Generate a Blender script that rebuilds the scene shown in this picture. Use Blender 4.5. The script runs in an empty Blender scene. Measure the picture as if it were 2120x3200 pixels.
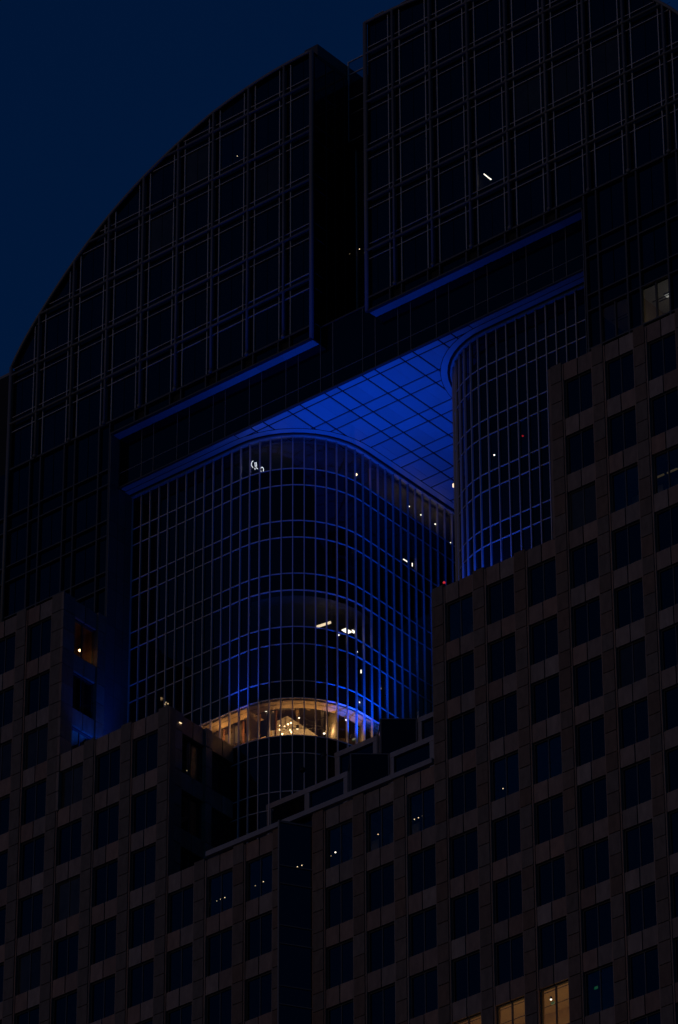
import bpy, math, random
import numpy as np
from mathutils import Matrix, Vector
random.seed(7)
SC = bpy.context.scene
COL = SC.collection
ZG = 193.96                      # height of the facade origin above the street

# ---------------------------------------------------------------- camera
FPX, YAW, PITCH, ROLL = 16417.0958, -.6886983, .5766165, -.0042321
CAM = np.array([168.69822, -210.58182, -192.2637])
def _axes():
    cy, sy, cp, sp = math.cos(YAW), math.sin(YAW), math.cos(PITCH), math.sin(PITCH)
    f = np.array([sy*cp, cy*cp, sp]); r = np.array([cy, -sy, 0.]); u = np.cross(r, f)
    cr, sr = math.cos(ROLL), math.sin(ROLL)
    return r*cr+u*sr, -r*sr+u*cr, f
CR, CU, CF = _axes()
cam = bpy.data.cameras.new('camera'); camo = bpy.data.objects.new('camera', cam); COL.objects.link(camo)
cam.sensor_fit = 'HORIZONTAL'; cam.sensor_width = 36; cam.lens = 36*FPX/2120
cam.clip_start = 1; cam.clip_end = 6000
m = Matrix.Identity(4)
for i in range(3):
    m[i][0], m[i][1], m[i][2] = CR[i], CU[i], -CF[i]
m[0][3], m[1][3], m[2][3] = CAM[0], CAM[1], CAM[2]+ZG
camo.matrix_world = m
SC.camera = camo
# ---------------------------------------------------------------- sky, dusk glow, exposure
SUN_AZ, SUN_EL = math.radians(-10), math.radians(12)     # afterglow comes from front left of the facade
w = bpy.data.worlds.new('World'); SC.world = w; w.use_nodes = True
nt = w.node_tree; bg = nt.nodes['Background']
sky = nt.nodes.new('ShaderNodeTexSky'); sky.sky_type = 'NISHITA'; sky.sun_disc = False
sky.sun_elevation = math.radians(0); sky.sun_rotation = math.radians(180+10)
sky.air_density = 1.0; sky.dust_density = .3; sky.ozone_density = 2.0
tint = nt.nodes.new('ShaderNodeMix'); tint.data_type = 'RGBA'; tint.blend_type = 'MULTIPLY'; tint.inputs[0].default_value = 1
tint.inputs[7].default_value = (.03, .37, 1.0, 1)
nt.links.new(sky.outputs[0], tint.inputs[6]); nt.links.new(tint.outputs[2], bg.inputs[0])
bg.inputs[1].default_value = .093
sl = bpy.data.lights.new('sun', 'SUN'); slo = bpy.data.objects.new('sun', sl); COL.objects.link(slo)
sl.energy = .076; sl.angle = math.radians(25); sl.color = (1.0, .62, .42)
_d = Vector((-math.sin(-SUN_AZ)*math.cos(SUN_EL), -math.cos(SUN_AZ)*math.cos(SUN_EL), math.sin(SUN_EL)))  # towards the glow
slo.rotation_euler = _d.to_track_quat('Z', 'Y').to_euler(); slo.location = (-60, -120, 260)
SC.view_settings.view_transform = 'Standard'; SC.view_settings.look = 'None'
SC.view_settings.exposure = 0; SC.view_settings.gamma = 1; SC.view_settings.use_curve_mapping = False
SC.render.engine = 'CYCLES'

# ---------------------------------------------------------------- helpers: pixels of the photograph to points
def ray(x, y): return CF + CR*(x-1060)/FPX - CU*(y-1600)/FPX
def onX(x, y, X): d = ray(x, y); return CAM + d*(X-CAM[0])/d[0]
def onY(x, y, Y): d = ray(x, y); return CAM + d*(Y-CAM[1])/d[1]
def onZ(x, y, Z): d = ray(x, y); return CAM + d*(Z-CAM[2])/d[2]
def deeper(p, m_):               # follow the line of sight m_ metres (horizontal) behind p
    d = p-CAM; return p + d*m_/math.hypot(d[0], d[1])
def proj(X):
    d = np.asarray(X, float)-CAM; z = d@CF
    return 1060+FPX*(d@CR)/z, 1600-FPX*(d@CU)/z
def seen(X, mg=140):
    x, y = proj(X); return -mg < x < 2120+mg and -mg < y < 3200+mg

# ---------------------------------------------------------------- helpers: meshes
class MB:
    def __init__(s): s.v = []; s.f = []
    def box(s, x0, x1, y0, y1, z0, z1):
        n = len(s.v)
        s.v += [(x0,y0,z0),(x1,y0,z0),(x1,y1,z0),(x0,y1,z0),(x0,y0,z1),(x1,y0,z1),(x1,y1,z1),(x0,y1,z1)]
        s.f += [tuple(n+i for i in q) for q in ((0,3,2,1),(4,5,6,7),(0,1,5,4),(1,2,6,5),(2,3,7,6),(3,0,4,7))]
        return s
    def prism(s, pts, a, b, axis='Y'):       # polygon (u,v) swept along an axis
        n = len(s.v); k = len(pts)
        for t in (a, b):
            for (u, v) in pts:
                s.v.append((u, t, v) if axis == 'Y' else (u, v, t) if axis == 'Z' else (t, u, v))
        s.f.append(tuple(n+i for i in range(k))); s.f.append(tuple(n+k+i for i in reversed(range(k))))
        for i in range(k):
            j = (i+1) % k; s.f.append((n+j, n+i, n+k+i, n+k+j))
        return s
    def tube(s, pts, r, k=8):
        pts = [Vector(p) for p in pts]; base = len(s.v)
        for i, p in enumerate(pts):
            t = (pts[min(i+1, len(pts)-1)]-pts[max(i-1, 0)]).normalized()
            a = t.cross(Vector((0, 0, 1)) if abs(t.z) < .9 else Vector((0, 1, 0))).normalized(); b = t.cross(a)
            for j in range(k):
                q = p + (a*math.cos(2*math.pi*j/k)+b*math.sin(2*math.pi*j/k))*r
                s.v.append(tuple(q))
        for i in range(len(pts)-1):
            for j in range(k):
                j2 = (j+1) % k
                s.f.append((base+i*k+j, base+i*k+j2, base+(i+1)*k+j2, base+(i+1)*k+j))
        s.f.append(tuple(base+j for j in reversed(range(k)))); e = base+(len(pts)-1)*k
        s.f.append(tuple(e+j for j in range(k)))
        return s
    def ball(s, c, r, n=8, m_=5, sz=1.):
        base = len(s.v); c = Vector(c)
        s.v.append(tuple(c+Vector((0, 0, r*sz))))
        for i in range(1, m_):
            th = math.pi*i/m_
            for j in range(n):
                ph = 2*math.pi*j/n
                s.v.append((c.x+r*math.sin(th)*math.cos(ph), c.y+r*math.sin(th)*math.sin(ph), c.z+r*sz*math.cos(th)))
        s.v.append(tuple(c-Vector((0, 0, r*sz)))); L = len(s.v)-1
        for j in range(n):
            s.f.append((base, base+1+j, base+1+(j+1) % n))
            s.f.append((L, L-n+(j+1) % n, L-n+j))
        for i in range(m_-2):
            for j in range(n):
                a = base+1+i*n+j; b = base+1+i*n+(j+1) % n
                s.f.append((a, a+n, b+n, b))
        return s
    def quad(s, *p): n = len(s.v); s.v += [tuple(q) for q in p]; s.f.append(tuple(range(n, n+len(p)))); return s
    def mesh(s, name, mat, smooth=False, lift=True):
        me = bpy.data.meshes.new(name)
        z = ZG if lift else 0
        me.from_pydata([(a, b, c+z) for a, b, c in s.v], [], s.f); me.materials.append(mat); me.update()
        if smooth: me.shade_smooth()
        return me
def adopt(o, parent):
    COL.objects.link(o)
    if parent is not None:
        o.parent = parent
        root = parent
        while root.parent: root = root.parent
        if parent is root: o.matrix_parent_inverse = Matrix.Translation(-root.location)
        else: o.matrix_parent_inverse = Matrix.Translation(-parent.location)
    return o
def build(mb, name, mat, parent=None, smooth=False):
    return adopt(bpy.data.objects.new(name, mb.mesh(name, mat, smooth)), parent)
_cache = {}
def piece(name, mat, parent, c, d, rz=0., tilt=0.):
    """box-shaped piece of size d centred at c; alike pieces share their mesh"""
    key = (name, mat.name, round(d[0], 3), round(d[1], 3), round(d[2], 3))
    if key not in _cache:
        a, b, e = d[0]/2, d[1]/2, d[2]/2
        _cache[key] = MB().box(-a, a, -b, b, -e, e).mesh(name, mat, lift=False)
    o = bpy.data.objects.new(name, _cache[key]); adopt(o, parent)
    pl = parent.location if parent is not None else Vector((0, 0, 0))
    o.location = (c[0], c[1], c[2]+ZG)
    o.rotation_euler = (random.uniform(-1, 1)*tilt, 0, rz+random.uniform(-1, 1)*tilt)
    return o
def tag(o, label=None, cat=None, group=None, kind=None):
    for k, v in (('label', label), ('category', cat), ('group', group), ('kind', kind)):
        if v: o[k] = v
    return o
def thing(name, label, cat, loc, group=None):
    o = bpy.data.objects.new(name, None); COL.objects.link(o); o.location = loc; o.empty_display_size = 1
    return tag(o, label, cat, group)

# ---------------------------------------------------------------- materials
def pmat(name, col, rough=.5, metal=0., ior=1.5, rnd=0., noise=0., nscale=3., bump=0., emit=None, es=0., spec=None, hue=0.):
    mt = bpy.data.materials.new(name); mt.use_nodes = True; n = mt.node_tree; b = n.nodes['Principled BSDF']
    b.inputs['Roughness'].default_value = rough; b.inputs['Metallic'].default_value = metal; b.inputs['IOR'].default_value = ior
    if spec is not None: b.inputs['Specular IOR Level'].default_value = spec
    b.inputs['Base Color'].default_value = (*col, 1)
    if rnd or noise:
        oi = n.nodes.new('ShaderNodeObjectInfo'); hs = n.nodes.new('ShaderNodeHueSaturation')
        hs.inputs['Color'].default_value = (*col, 1)
        mr = n.nodes.new('ShaderNodeMapRange'); mr.inputs[3].default_value = 1-rnd; mr.inputs[4].default_value = 1+rnd
        n.links.new(oi.outputs['Random'], mr.inputs[0])
        val = mr.outputs[0]
        if hue:
            m2 = n.nodes.new('ShaderNodeMath'); m2.operation = 'MULTIPLY'; m2.inputs[1].default_value = 7.31; n.links.new(oi.outputs['Random'], m2.inputs[0])
            m3 = n.nodes.new('ShaderNodeMath'); m3.operation = 'FRACT'; n.links.new(m2.outputs[0], m3.inputs[0])
            m4 = n.nodes.new('ShaderNodeMapRange'); m4.inputs[3].default_value = 1-hue; m4.inputs[4].default_value = 1+hue
            n.links.new(m3.outputs[0], m4.inputs[0]); n.links.new(m4.outputs[0], hs.inputs['Saturation'])
        if noise:
            tc = n.nodes.new('ShaderNodeNewGeometry')
            nz = n.nodes.new('ShaderNodeTexNoise'); nz.inputs['Scale'].default_value = nscale; nz.inputs['Detail'].default_value = 8; nz.inputs['Roughness'].default_value = .65
            if hue:
                mp = n.nodes.new('ShaderNodeMapping'); mp.inputs['Scale'].default_value = (1, 1, .35)
                n.links.new(tc.outputs['Position'], mp.inputs['Vector']); n.links.new(mp.outputs[0], nz.inputs['Vector'])
            else: n.links.new(tc.outputs['Position'], nz.inputs['Vector'])
            m5 = n.nodes.new('ShaderNodeMapRange'); m5.inputs[1].default_value = .3; m5.inputs[2].default_value = .7
            m5.inputs[3].default_value = 1-noise; m5.inputs[4].default_value = 1+noise
            n.links.new(nz.outputs[0], m5.inputs[0])
            mm = n.nodes.new('ShaderNodeMath'); mm.operation = 'MULTIPLY'; n.links.new(val, mm.inputs[0]); n.links.new(m5.outputs[0], mm.inputs[1]); val = mm.outputs[0]
            if bump:
                bp = n.nodes.new('ShaderNodeBump'); bp.inputs['Strength'].default_value = bump; bp.inputs['Distance'].default_value = .02
                n.links.new(nz.outputs[0], bp.inputs['Height']); n.links.new(bp.outputs[0], b.inputs['Normal'])
        n.links.new(val, hs.inputs['Value']); n.links.new(hs.outputs[0], b.inputs['Base Color'])
    if emit:
        b.inputs['Emission Color'].default_value = (*emit, 1); b.inputs['Emission Strength'].default_value = es
    return mt
def clear_glass(name, tintc, ior=1.6):
    mt = bpy.data.materials.new(name); mt.use_nodes = True; n = mt.node_tree; n.nodes.clear()
    out = n.nodes.new('ShaderNodeOutputMaterial'); mx = n.nodes.new('ShaderNodeMixShader'); lw = n.nodes.new('ShaderNodeLayerWeight')
    tr = n.nodes.new('ShaderNodeBsdfTransparent'); gl = n.nodes.new('ShaderNodeBsdfGlossy')
    tr.inputs[0].default_value = (*tintc, 1); gl.inputs['Roughness'].default_value = .02; gl.inputs[0].default_value = (.9, .9, .9, 1)
    pw = n.nodes.new('ShaderNodeMath'); pw.operation = 'POWER'; pw.inputs[1].default_value = 5
    f0 = ((ior-1)/(ior+1))**2
    ma = n.nodes.new('ShaderNodeMath'); ma.operation = 'MULTIPLY_ADD'; ma.inputs[1].default_value = 1-f0; ma.inputs[2].default_value = f0
    n.links.new(lw.outputs['Facing'], pw.inputs[0]); n.links.new(pw.outputs[0], ma.inputs[0]); n.links.new(ma.outputs[0], mx.inputs[0])
    n.links.new(tr.outputs[0], mx.inputs[1]); n.links.new(gl.outputs[0], mx.inputs[2]); n.links.new(mx.outputs[0], out.inputs[0])
    return mt
M = {}
M['glass'] = pmat('dark_glass', (.003, .003, .006), .05, ior=1.5, rnd=.9)
M['glowpaint'] = pmat('painted_glow_glass', (.040, .036, .030), .10, ior=1.45, rnd=.5, noise=.35, nscale=.9)  # paler warm base colour stands in for faint light inside the rooms
M['bayglass'] = pmat('bay_glass', (.003, .003, .007), .05, ior=1.75, rnd=.5)
M['spandrel'] = pmat('spandrel_glass', (.002, .002, .004), .07, ior=1.42, rnd=.6)
M['clear'] = clear_glass('clear_glass', (.88, .89, .89))
M['tinted'] = clear_glass('tinted_glass', (.76, .78, .80), 1.6)
M['alu'] = pmat('pale_aluminium', (.60, .52, .55), .5, .0, rnd=.10)
M['tube'] = pmat('grey_tube', (.20, .17, .17), .5, .0, rnd=.12)
M['darkmetal'] = pmat('dark_mullion', (.075, .068, .072), .5, .2, rnd=.1)
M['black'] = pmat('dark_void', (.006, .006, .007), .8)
M['core'] = pmat('dark_core', (.010, .010, .012), .85)
M['granite'] = pmat('granite', (.27, .172, .14), .62, rnd=.22, noise=.26, nscale=2.6, bump=.25, hue=.25)
M['pilaster'] = pmat('granite_rough', (.175, .113, .088), .72, rnd=.14, noise=.25, nscale=3.3, bump=.3, hue=.25)
M['joint'] = pmat('stone_joint', (.03, .026, .025), .9)
M['frame'] = pmat('window_frame', (.085, .082, .09), .45, .3)
M['soffit'] = pmat('soffit_panel', (.62, .63, .66), .42, .15, rnd=.09)
M['reveal'] = pmat('reveal_panel', (.16, .14, .15), .5, rnd=.12)
M['rail'] = pmat('coping_metal', (.30, .26, .28), .5, .2, rnd=.06, noise=.12, nscale=1.3)
M['roof'] = pmat('roof_membrane', (.08, .08, .08), .9, noise=.2, nscale=.6)
M['ground'] = pmat('paving', (.14, .135, .13), .9, noise=.25, nscale=.25)
M['plaster'] = pmat('warm_plaster', (.60, .44, .26), .8, noise=.06, nscale=1.)
M['white'] = pmat('white_plaster', (.80, .77, .70), .8)
M['ceil'] = pmat('ceiling_dark', (.10, .075, .055), .8)
M['duct'] = pmat('duct_metal', (.36, .34, .32), .4, .5)
M['wood'] = pmat('timber', (.30, .13, .06), .5, noise=.25, nscale=6)
M['grey_in'] = pmat('office_grey', (.24, .22, .19), .8)
M['fixture'] = pmat('fixture_black', (.03, .03, .032), .5, .3)
def lamp_mat(n, c, s): return pmat(n, (.8, .8, .8), .5, emit=c, es=s)
M['lamp_warm'] = lamp_mat('lamp_warm', (1, .62, .28), 6)
M['lamp_white'] = lamp_mat('lamp_white', (1, .86, .66), 3.2)
M['lamp_soft'] = lamp_mat('lamp_soft', (1, .74, .42), 1.5)
M['lamp_dim'] = lamp_mat('lamp_dim', (1, .70, .34), .45)
M['tube_dim'] = lamp_mat('tube_dim', (.75, .55, .18), .05)
M['lamp_red'] = lamp_mat('lamp_red', (1, .02, .02), .45)
M['lamp_green'] = lamp_mat('lamp_green', (.02, 1, .25), .045)
M['lamp_blue'] = lamp_mat('lamp_blue', (.05, .25, 1), 12)
M['neon'] = lamp_mat('neon_white', (.92, .95, 1), 2.2)

# ---------------------------------------------------------------- dimensions of the building (metres, facade origin at ZG)
BX, FH = 3.0716, 3.96            # bay and storey
XM = -1.5*BX                     # axis of symmetry
XLo, XRo = -23.97, 2*XM+23.97    # the big opening
HW, HH = .475, .59               # half width / height of the cross strips
R0 = .406                        # lowest row of nodes
YG = .22                         # facade glass
AP = [(0,22.45),(4.6,22.42),(7.65,22.12),(10.8,21.5),(13.8,20.45),(16.95,19.06),(20,17.27),(23,14.98),(26.1,11.95),(27.9,9.75),(28.56,8.6)]
_ax = np.linspace(0, 28.56, 120)
def _cr(x):
    for i in range(len(AP)-1):
        if x <= AP[i+1][0]+1e-9:
            p1, p2 = AP[i], AP[i+1]; p0 = AP[i-1] if i else (-AP[1][0], AP[1][1]); p3 = AP[i+2] if i+2 < len(AP) else (2*p2[0]-p1[0], 2*p2[1]-p1[1])
            h = p2[0]-p1[0]; t = (x-p1[0])/h
            m1 = (p2[1]-p0[1])/(p2[0]-p0[0])*h; m2 = (p3[1]-p1[1])/(p3[0]-p1[0])*h
            return (2*t**3-3*t*t+1)*p1[1]+(t**3-2*t*t+t)*m1+(-2*t**3+3*t*t)*p2[1]+(t**3-t*t)*m2
    return AP[-1][1]
def arch(x):
    d = abs(x-XM); return _cr(d) if d <= 28.56 else 8.6
LW, RW = (-33.16, -6.9), (2*XM+6.9, 2*XM+33.16)      # left and right arched wings in X

# ================================================================ THE SETTING
g = MB().box(-900, 900, -900, 900, -ZG-.5, -ZG)
tag(build(g, 'ground', M['ground']), kind='structure')

# ================================================================ GLASS TOWER
tower = thing('glass_tower', 'dark glass tower with curved roofline, blue-lit sky opening and rounded inner towers', 'skyscraper', (XM, 10, 0))

LITW = []      # lit bays in the wings: (col index, row index)
def bay_of(x, y): p = onY(x, y, YG); return int(math.floor(p[0]/BX)), int(math.floor(p[2]/FH))
LIT_TUBE = bay_of(1520, 552); LIT_DOT = bay_of(742, 487)
LITW = [LIT_TUBE, LIT_DOT]
C2 = lambda x, y: (1020+x*1100/1568, y*1100/1568)
C1 = lambda x, y: (x*1100/1568, y*1100/1568)
PAINTED_GLOW_W = {bay_of(*C2(1245, 270)), bay_of(*C2(1065, 350)), bay_of(*C2(905, 450)), bay_of(*C1(905, 700)), bay_of(*C1(1170, 820)), bay_of(*C1(740, 1040))}  # wing bays whose faint room light is painted into the pane colour
FL_LIT = [(5, -3), (6, -3), (7, -3)]

def clipped(x0, x1, z0, z1, drop=.12):
    """rectangle cut by the arch; None when nothing is left"""
    xs = np.linspace(x0, x1, 7); tops = [min(z1, arch(x)-drop) for x in xs]
    if max(tops) < z0+.06: return None
    if min(tops) >= z1-1e-6: return 'full'
    pts = [(x0, z0), (x1, z0)]
    for x, t in reversed(list(zip(xs, tops))): pts.append((float(x), max(z0+.002, t)))
    return pts
def pane(name, mat, parent, x0, x1, z0, z1, y=YG, arched=False, tilt=.0022):
    if not seen(((x0+x1)/2, y, (z0+z1)/2), 160): return
    if arched:
        c = clipped(x0, x1, z0, z1)
        if c is None: return
        if c != 'full':
            build(MB().prism(c, y, y+.03), name, mat, parent); return
    piece(name, mat, parent, ((x0+x1)/2, y+.015, (z0+z1)/2), (x1-x0, .03, z1-z0), tilt=tilt)

def wing(xa, xb, name, label):
    sign = 1 if xa > XM else -1
    lo, hi = xa, xb
    # core behind the glass, strip by strip, with the lit bays left hollow
    core = MB()
    ks = range(int(math.floor(lo/BX))-1, int(math.ceil(hi/BX))+1)
    for k in ks:
        x0, x1 = max(lo, k*BX), min(hi, (k+1)*BX)
        if x1-x0 < .05: continue
        cuts = [r for (c, r) in LITW if c == k]
        zb = -.66
        segs = []
        for r in sorted(cuts):
            segs.append((zb, r*FH+HH+.02)); zb = (r+1)*FH-HH-.02
        segs.append((zb, None))
        for z0, z1 in segs:
            if z1 is None:
                xs = np.linspace(x0, x1, 6); pts = [(x0, z0), (x1, z0)]+[(float(x), arch(x)-.15) for x in reversed(xs)]
            else: pts = [(x0, z0), (x1, z0), (x1, z1), (x0, z1)]
            core.prism(pts, .34, 3.4)
    xs = np.linspace(lo, hi, 40)
    core.prism([(lo, -.64), (hi, -.64)]+[(float(x), arch(x)-.16) for x in reversed(xs)], 3.38, 26)
    wg = build(core, name, M['core'], tower); wg['label'] = label
    # glass
    for k in ks:
        for r in range(-1, 6):
            z0, z1 = r*FH+HH, (r+1)*FH-HH
            if r == -1: continue
            x0, x1 = max(lo+.1, k*BX+HW), min(hi-.05, (k+1)*BX-HW)
            if r == 0: z0 = R0
            if x1 > x0+.1:
                xm = (k+.5)*BX
                mt = M['tinted'] if (k, r) in LITW else M['glowpaint'] if (k, r) in PAINTED_GLOW_W else M['glass']
                for a, b in ((x0, min(x1, xm-.012)), (max(x0, xm+.012), x1)):
                    if b-a > .08: pane('pane', mt, wg, a+.005, b-.005, z0, z1, arched=True)
                if r: pane('spandrel_pane', M['spandrel'], wg, x0, x1, r*FH-HH+.01, r*FH+HH-.01, arched=True)
            s0, s1 = max(lo+.1, k*BX-HW+.01), min(hi-.05, k*BX+HW-.01)
            if s1 > s0+.1: pane('strip_pane', M['spandrel'], wg, s0, s1, (r*FH if r else R0)+.005, (r+1)*FH-.005, arched=True)
    # light mullion lines and grey tubes
    for k in ks:
        for s in (-HW, HW):
            x = k*BX+s
            if lo+.15 < x < hi-.15:
                zt = arch(x)-.18
                if zt > R0+.3: build(MB().box(x-.030, x+.030, .13, .25, R0-.02, zt), 'mullion', M['alu'], wg)
        x = k*BX
        if lo+.3 < x < hi-.3:
            build(MB().tube([(x, 0, R0-.05), (x, 0, arch(x)-.1)], .088), 'tube_column', M['tube'], wg, True)
    for r in range(1, 6):
        for s in (-HH, HH):
            z = r*FH+s
            if z > 22.2: continue
            xin = [x for x in np.linspace(lo+.12, hi-.12, 240) if arch(x)-.15 > z]
            if xin: build(MB().box(xin[0], xin[-1], .135, .245, z-.024, z+.024), 'mullion', M['alu'], wg)
        z = r*FH
        xin = [x for x in np.linspace(lo+.05, hi-.05, 240) if arch(x)-.1 > z]
        if xin:
            build(MB().tube([(xin[0], -.01, z), (xin[-1], -.01, z)], .085), 'tube_rail', M['tube'], wg, True)
            for k in ks:
                if xin[0] < k*BX < xin[-1] and seen((k*BX, 0, z)): build(MB().ball((k*BX, -.02, z), .15), 'node', M['tube'], wg, True)
    for k in ks:
        if lo+.3 < k*BX < hi-.3 and seen((k*BX, 0, R0)): build(MB().ball((k*BX, -.02, R0), .15), 'node', M['tube'], wg, True)
    build(MB().box(lo, hi, .02, .2, R0-.17, R0-.03), 'tube_rail', M['darkmetal'], wg)
    # arched rim, roof skin and corner post towards the slot
    xs = np.linspace(lo, hi, 60)
    build(MB().tube([(float(x), .02, arch(x)-.05) for x in xs], .12, 6), 'arch_rim', M['tube'], wg, True)
    skin = MB()
    for a, b in zip(xs[:-1], xs[1:]):
        skin.quad((a, .05, arch(a)+.03), (b, .05, arch(b)+.03), (b, 26, arch(b)+.03), (a, 26, arch(a)+.03))
    build(skin, 'roof_skin', M['spandrel'], wg)
    xe = hi if sign < 0 else lo
    build(MB().tube([(xe, .06, -.7), (xe, .06, arch(xe)-.02)], .15, 10), 'corner_post', M['tube'], wg, True)
    return wg
wl = wing(LW[0], LW[1], 'arched_wing', 'arched glass wing left of the dark vertical slot, stepping down along the sky')
wr = wing(RW[0], RW[1], 'arched_wing', 'arched glass wing right of the dark vertical slot, rising out of view')
# end post at the foot of the arch and lower shoulder roof beyond
build(MB().tube([(LW[0], .0, -14.6), (LW[0], .0, 8.6)], .13), 'corner_post', M['tube'], wl, True)

# ---- flank walls below the wings, beside the opening
def flank(xa, xb, xout, name):
    lo, hi = min(xa, xb), max(xa, xb)
    c = MB()
    for k in range(int(math.floor(lo/BX))-1, int(math.ceil(hi/BX))+1):
        x0, x1 = max(lo, k*BX), min(hi, (k+1)*BX)
        if x1-x0 < .02: continue
        cut = [r for (kk, r) in FL_LIT if kk == k]; zb = -66
        for r in cut: c.box(x0, x1, .34, 3.4, zb, r*FH+HH); zb = (r+1)*FH-HH
        c.box(x0, x1, .34, 3.4, zb, -.64 if k*BX > LW[0]-.1 and k*BX < RW[1]+.1 else 8.4)
    c.box(lo, hi, 3.38, 26, -66, -.66)
    fl = build(c, name, M['core'], tower)
    for k in range(int(math.floor(lo/BX))-1, int(math.ceil(hi/BX))+1):
        for r in range(-5, 0):
            z0, z1 = r*FH+HH, (r+1)*FH-HH
            if r == -1: z1 = R0-.1
            x0, x1 = max(lo+.05, k*BX+HW+.05), min(hi-.05, (k+1)*BX-HW-.05)
            if x1 > x0+.1:
                xm = (k+.5)*BX; mt = M['tinted'] if (k, r) in FL_LIT else M['glass']
                zz = z1 if r != -1 else -.75
                for a, b in ((x0, min(x1, xm-.03)), (max(x0, xm+.03), x1)):
                    if b-a > .08: pane('pane', mt, fl, a, b, z0+.05, z1-.05)
                if (k, r) in FL_LIT: build(MB().box(xm-.045, xm+.045, .14, .3, z0, z1), 'mullion', M['darkmetal'], fl)
                pane('spandrel_pane', M['spandrel'], fl, x0, x1, r*FH-HH+.05, r*FH+HH-.05)
            s0, s1 = max(lo+.05, k*BX-HW+.05), min(hi-.05, k*BX+HW-.05)
            if s1 > s0+.1: pane('strip_pane', M['spandrel'], fl, s0, s1, r*FH+.01-HH, (r+1)*FH-.01-HH if r != -1 else R0-.12)
        for s in (-HW, HW):
            x = k*BX+s
            if lo+.02 < x < hi-.02 and seen((x, 0, -6), 900): build(MB().box(x-.06, x+.06, .05, .26, -15.6, R0-.2), 'mullion', M['darkmetal'], fl)
    for r in range(-4, 0):
        for s in (-HH, HH):
            z = r*FH+s; build(MB().box(lo+.03, hi-.03, .055, .25, z-.05, z+.05), 'mullion', M['darkmetal'], fl)
    return fl
fl_l = flank(-45, XLo, -45, 'flank_wall'); fl_r = flank(XRo, 36, 36, 'flank_wall')
# shoulder above the left flank, beyond the foot of the arch
sh = MB().box(-45, LW[0]-.15, .5, 26, -.62, 8.42)
sh = build(sh, 'shoulder', M['core'], tower)
for z in (8.5,): build(MB().box(-45, LW[0]-.13, .35, .9, z-.12, z+.12), 'coping', M['tube'], sh)
for r in range(0, 2):
    for s in (-HH, HH):
        z = (r+1)*FH+s if r == 0 else 2*FH-HH
        if r == 1 and s > 0: continue
        build(MB().box(-45, LW[0]-.16, .36, .52, z-.05, z+.05), 'mullion', M['darkmetal'], sh)
pane('pane', M['glass'], sh, -35.5, LW[0]-.2, 4.7, 7.2, .46); pane('pane', M['glass'], sh, -35.5, LW[0]-.2, .7, 3.2, .46)
# darker vaulted roof volume rising behind the right shoulder
vb = MB().prism([(21.8, 8), (34, 8), (34, 19), (28, 22), (24, 23), (21.8, 23)], 6, 26)
build(vb, 'rear_vault', M['spandrel'], tower)
# edges of the strip under the wings, over the opening
for wg, a, b in ((wl, XLo, LW[1]), (wr, RW[0], XRo)):
    build(MB().box(a-.02, b, .0, .24, -.74, -.62), 'edge_trim', M['darkmetal'], wg)
    for k in range(int(math.floor(a/BX)), int(math.ceil(b/BX))+1):
        for s in (-HW, HW):
            x = k*BX+s
            if a+.1 < x < b-.1: build(MB().box(x-.055, x+.055, .06, .25, -.62, R0-.17), 'mullion', M['darkmetal'], wg)
        x0, x1 = max(a, k*BX+HW+.05), min(b, (k+1)*BX-HW-.05)
        if x1 > x0+.1: pane('spandrel_pane', M['spandrel'], wg, x0, x1, -.6, R0-.18)

# ---- parapet of the left wing towards the slot, slot walls
pa = MB().box(-8.05, -6.93, .75, 16, 21.5, 23.45)
build(pa, 'parapet', M['darkmetal'], wl)
sl_ = build(MB().box(-6.84, 2*XM+6.84, 4.75, 6, .5, 17.0), 'slot_wall', M['core'], tower)
sl_['label'] = 'dark recessed glass wall at the back of the vertical slot'
for z0, z1 in [(a*FH+b, a*FH+c_) for a in range(0, 4) for b, c_ in ((.62, 1.1), (1.16, FH+.56))]:
    pane('slot_pane', M['spandrel'], sl_, -6.3, 2*XM+6.3, max(z0, .62), min(z1, 16.9), 4.66)
for z in [a*FH+b for a in range(0, 4) for b in (.59+.5, FH+.59)] + [.62+2.7]:
    if .7 < z < 16.9: build(MB().box(-6.3, 2*XM+6.4, 4.6, 4.7, z-.02, z+.02), 'mullion', M['tube'], sl_)
build(MB().box(-6.86, -6.80, 4.55, 4.68, .55, 16.9), 'mullion', M['alu'], sl_)
build(MB().box(-6.84, 2*XM+6.84, 4.0, 6, 16.92, 17.1), 'slot_roof', M['core'], sl_)
gs = build(MB().box(-6.86, 2*XM+6.86, 4.2, 4.6, 17.1, 22.2), 'glass_screen', M['core'], tower)
gs['label'] = 'glass screen with thin metal rails closing the top of the vertical slot'
for z0, z1 in ((22.66, 23.68), (20.58, 22.6), (19.3, 20.5), (17.1, 19.25)):
    pane('screen_pane', M['tinted'] if z1 > 22.2 else M['spandrel'], gs, -6.85, 2*XM+6.85, z0, z1, 3.9)
for z in (23.71, 22.63, 20.54, 19.28, 17.08): build(MB().box(-6.88, 2*XM+6.86, 3.84, 3.92, z-.03, z+.03), 'rail', M['alu'] if z > 20 else M['tube'], gs)
build(MB().box(-6.9, -6.83, 3.83, 3.93, 17.05, 23.74), 'rail', M['alu'], gs)
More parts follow.
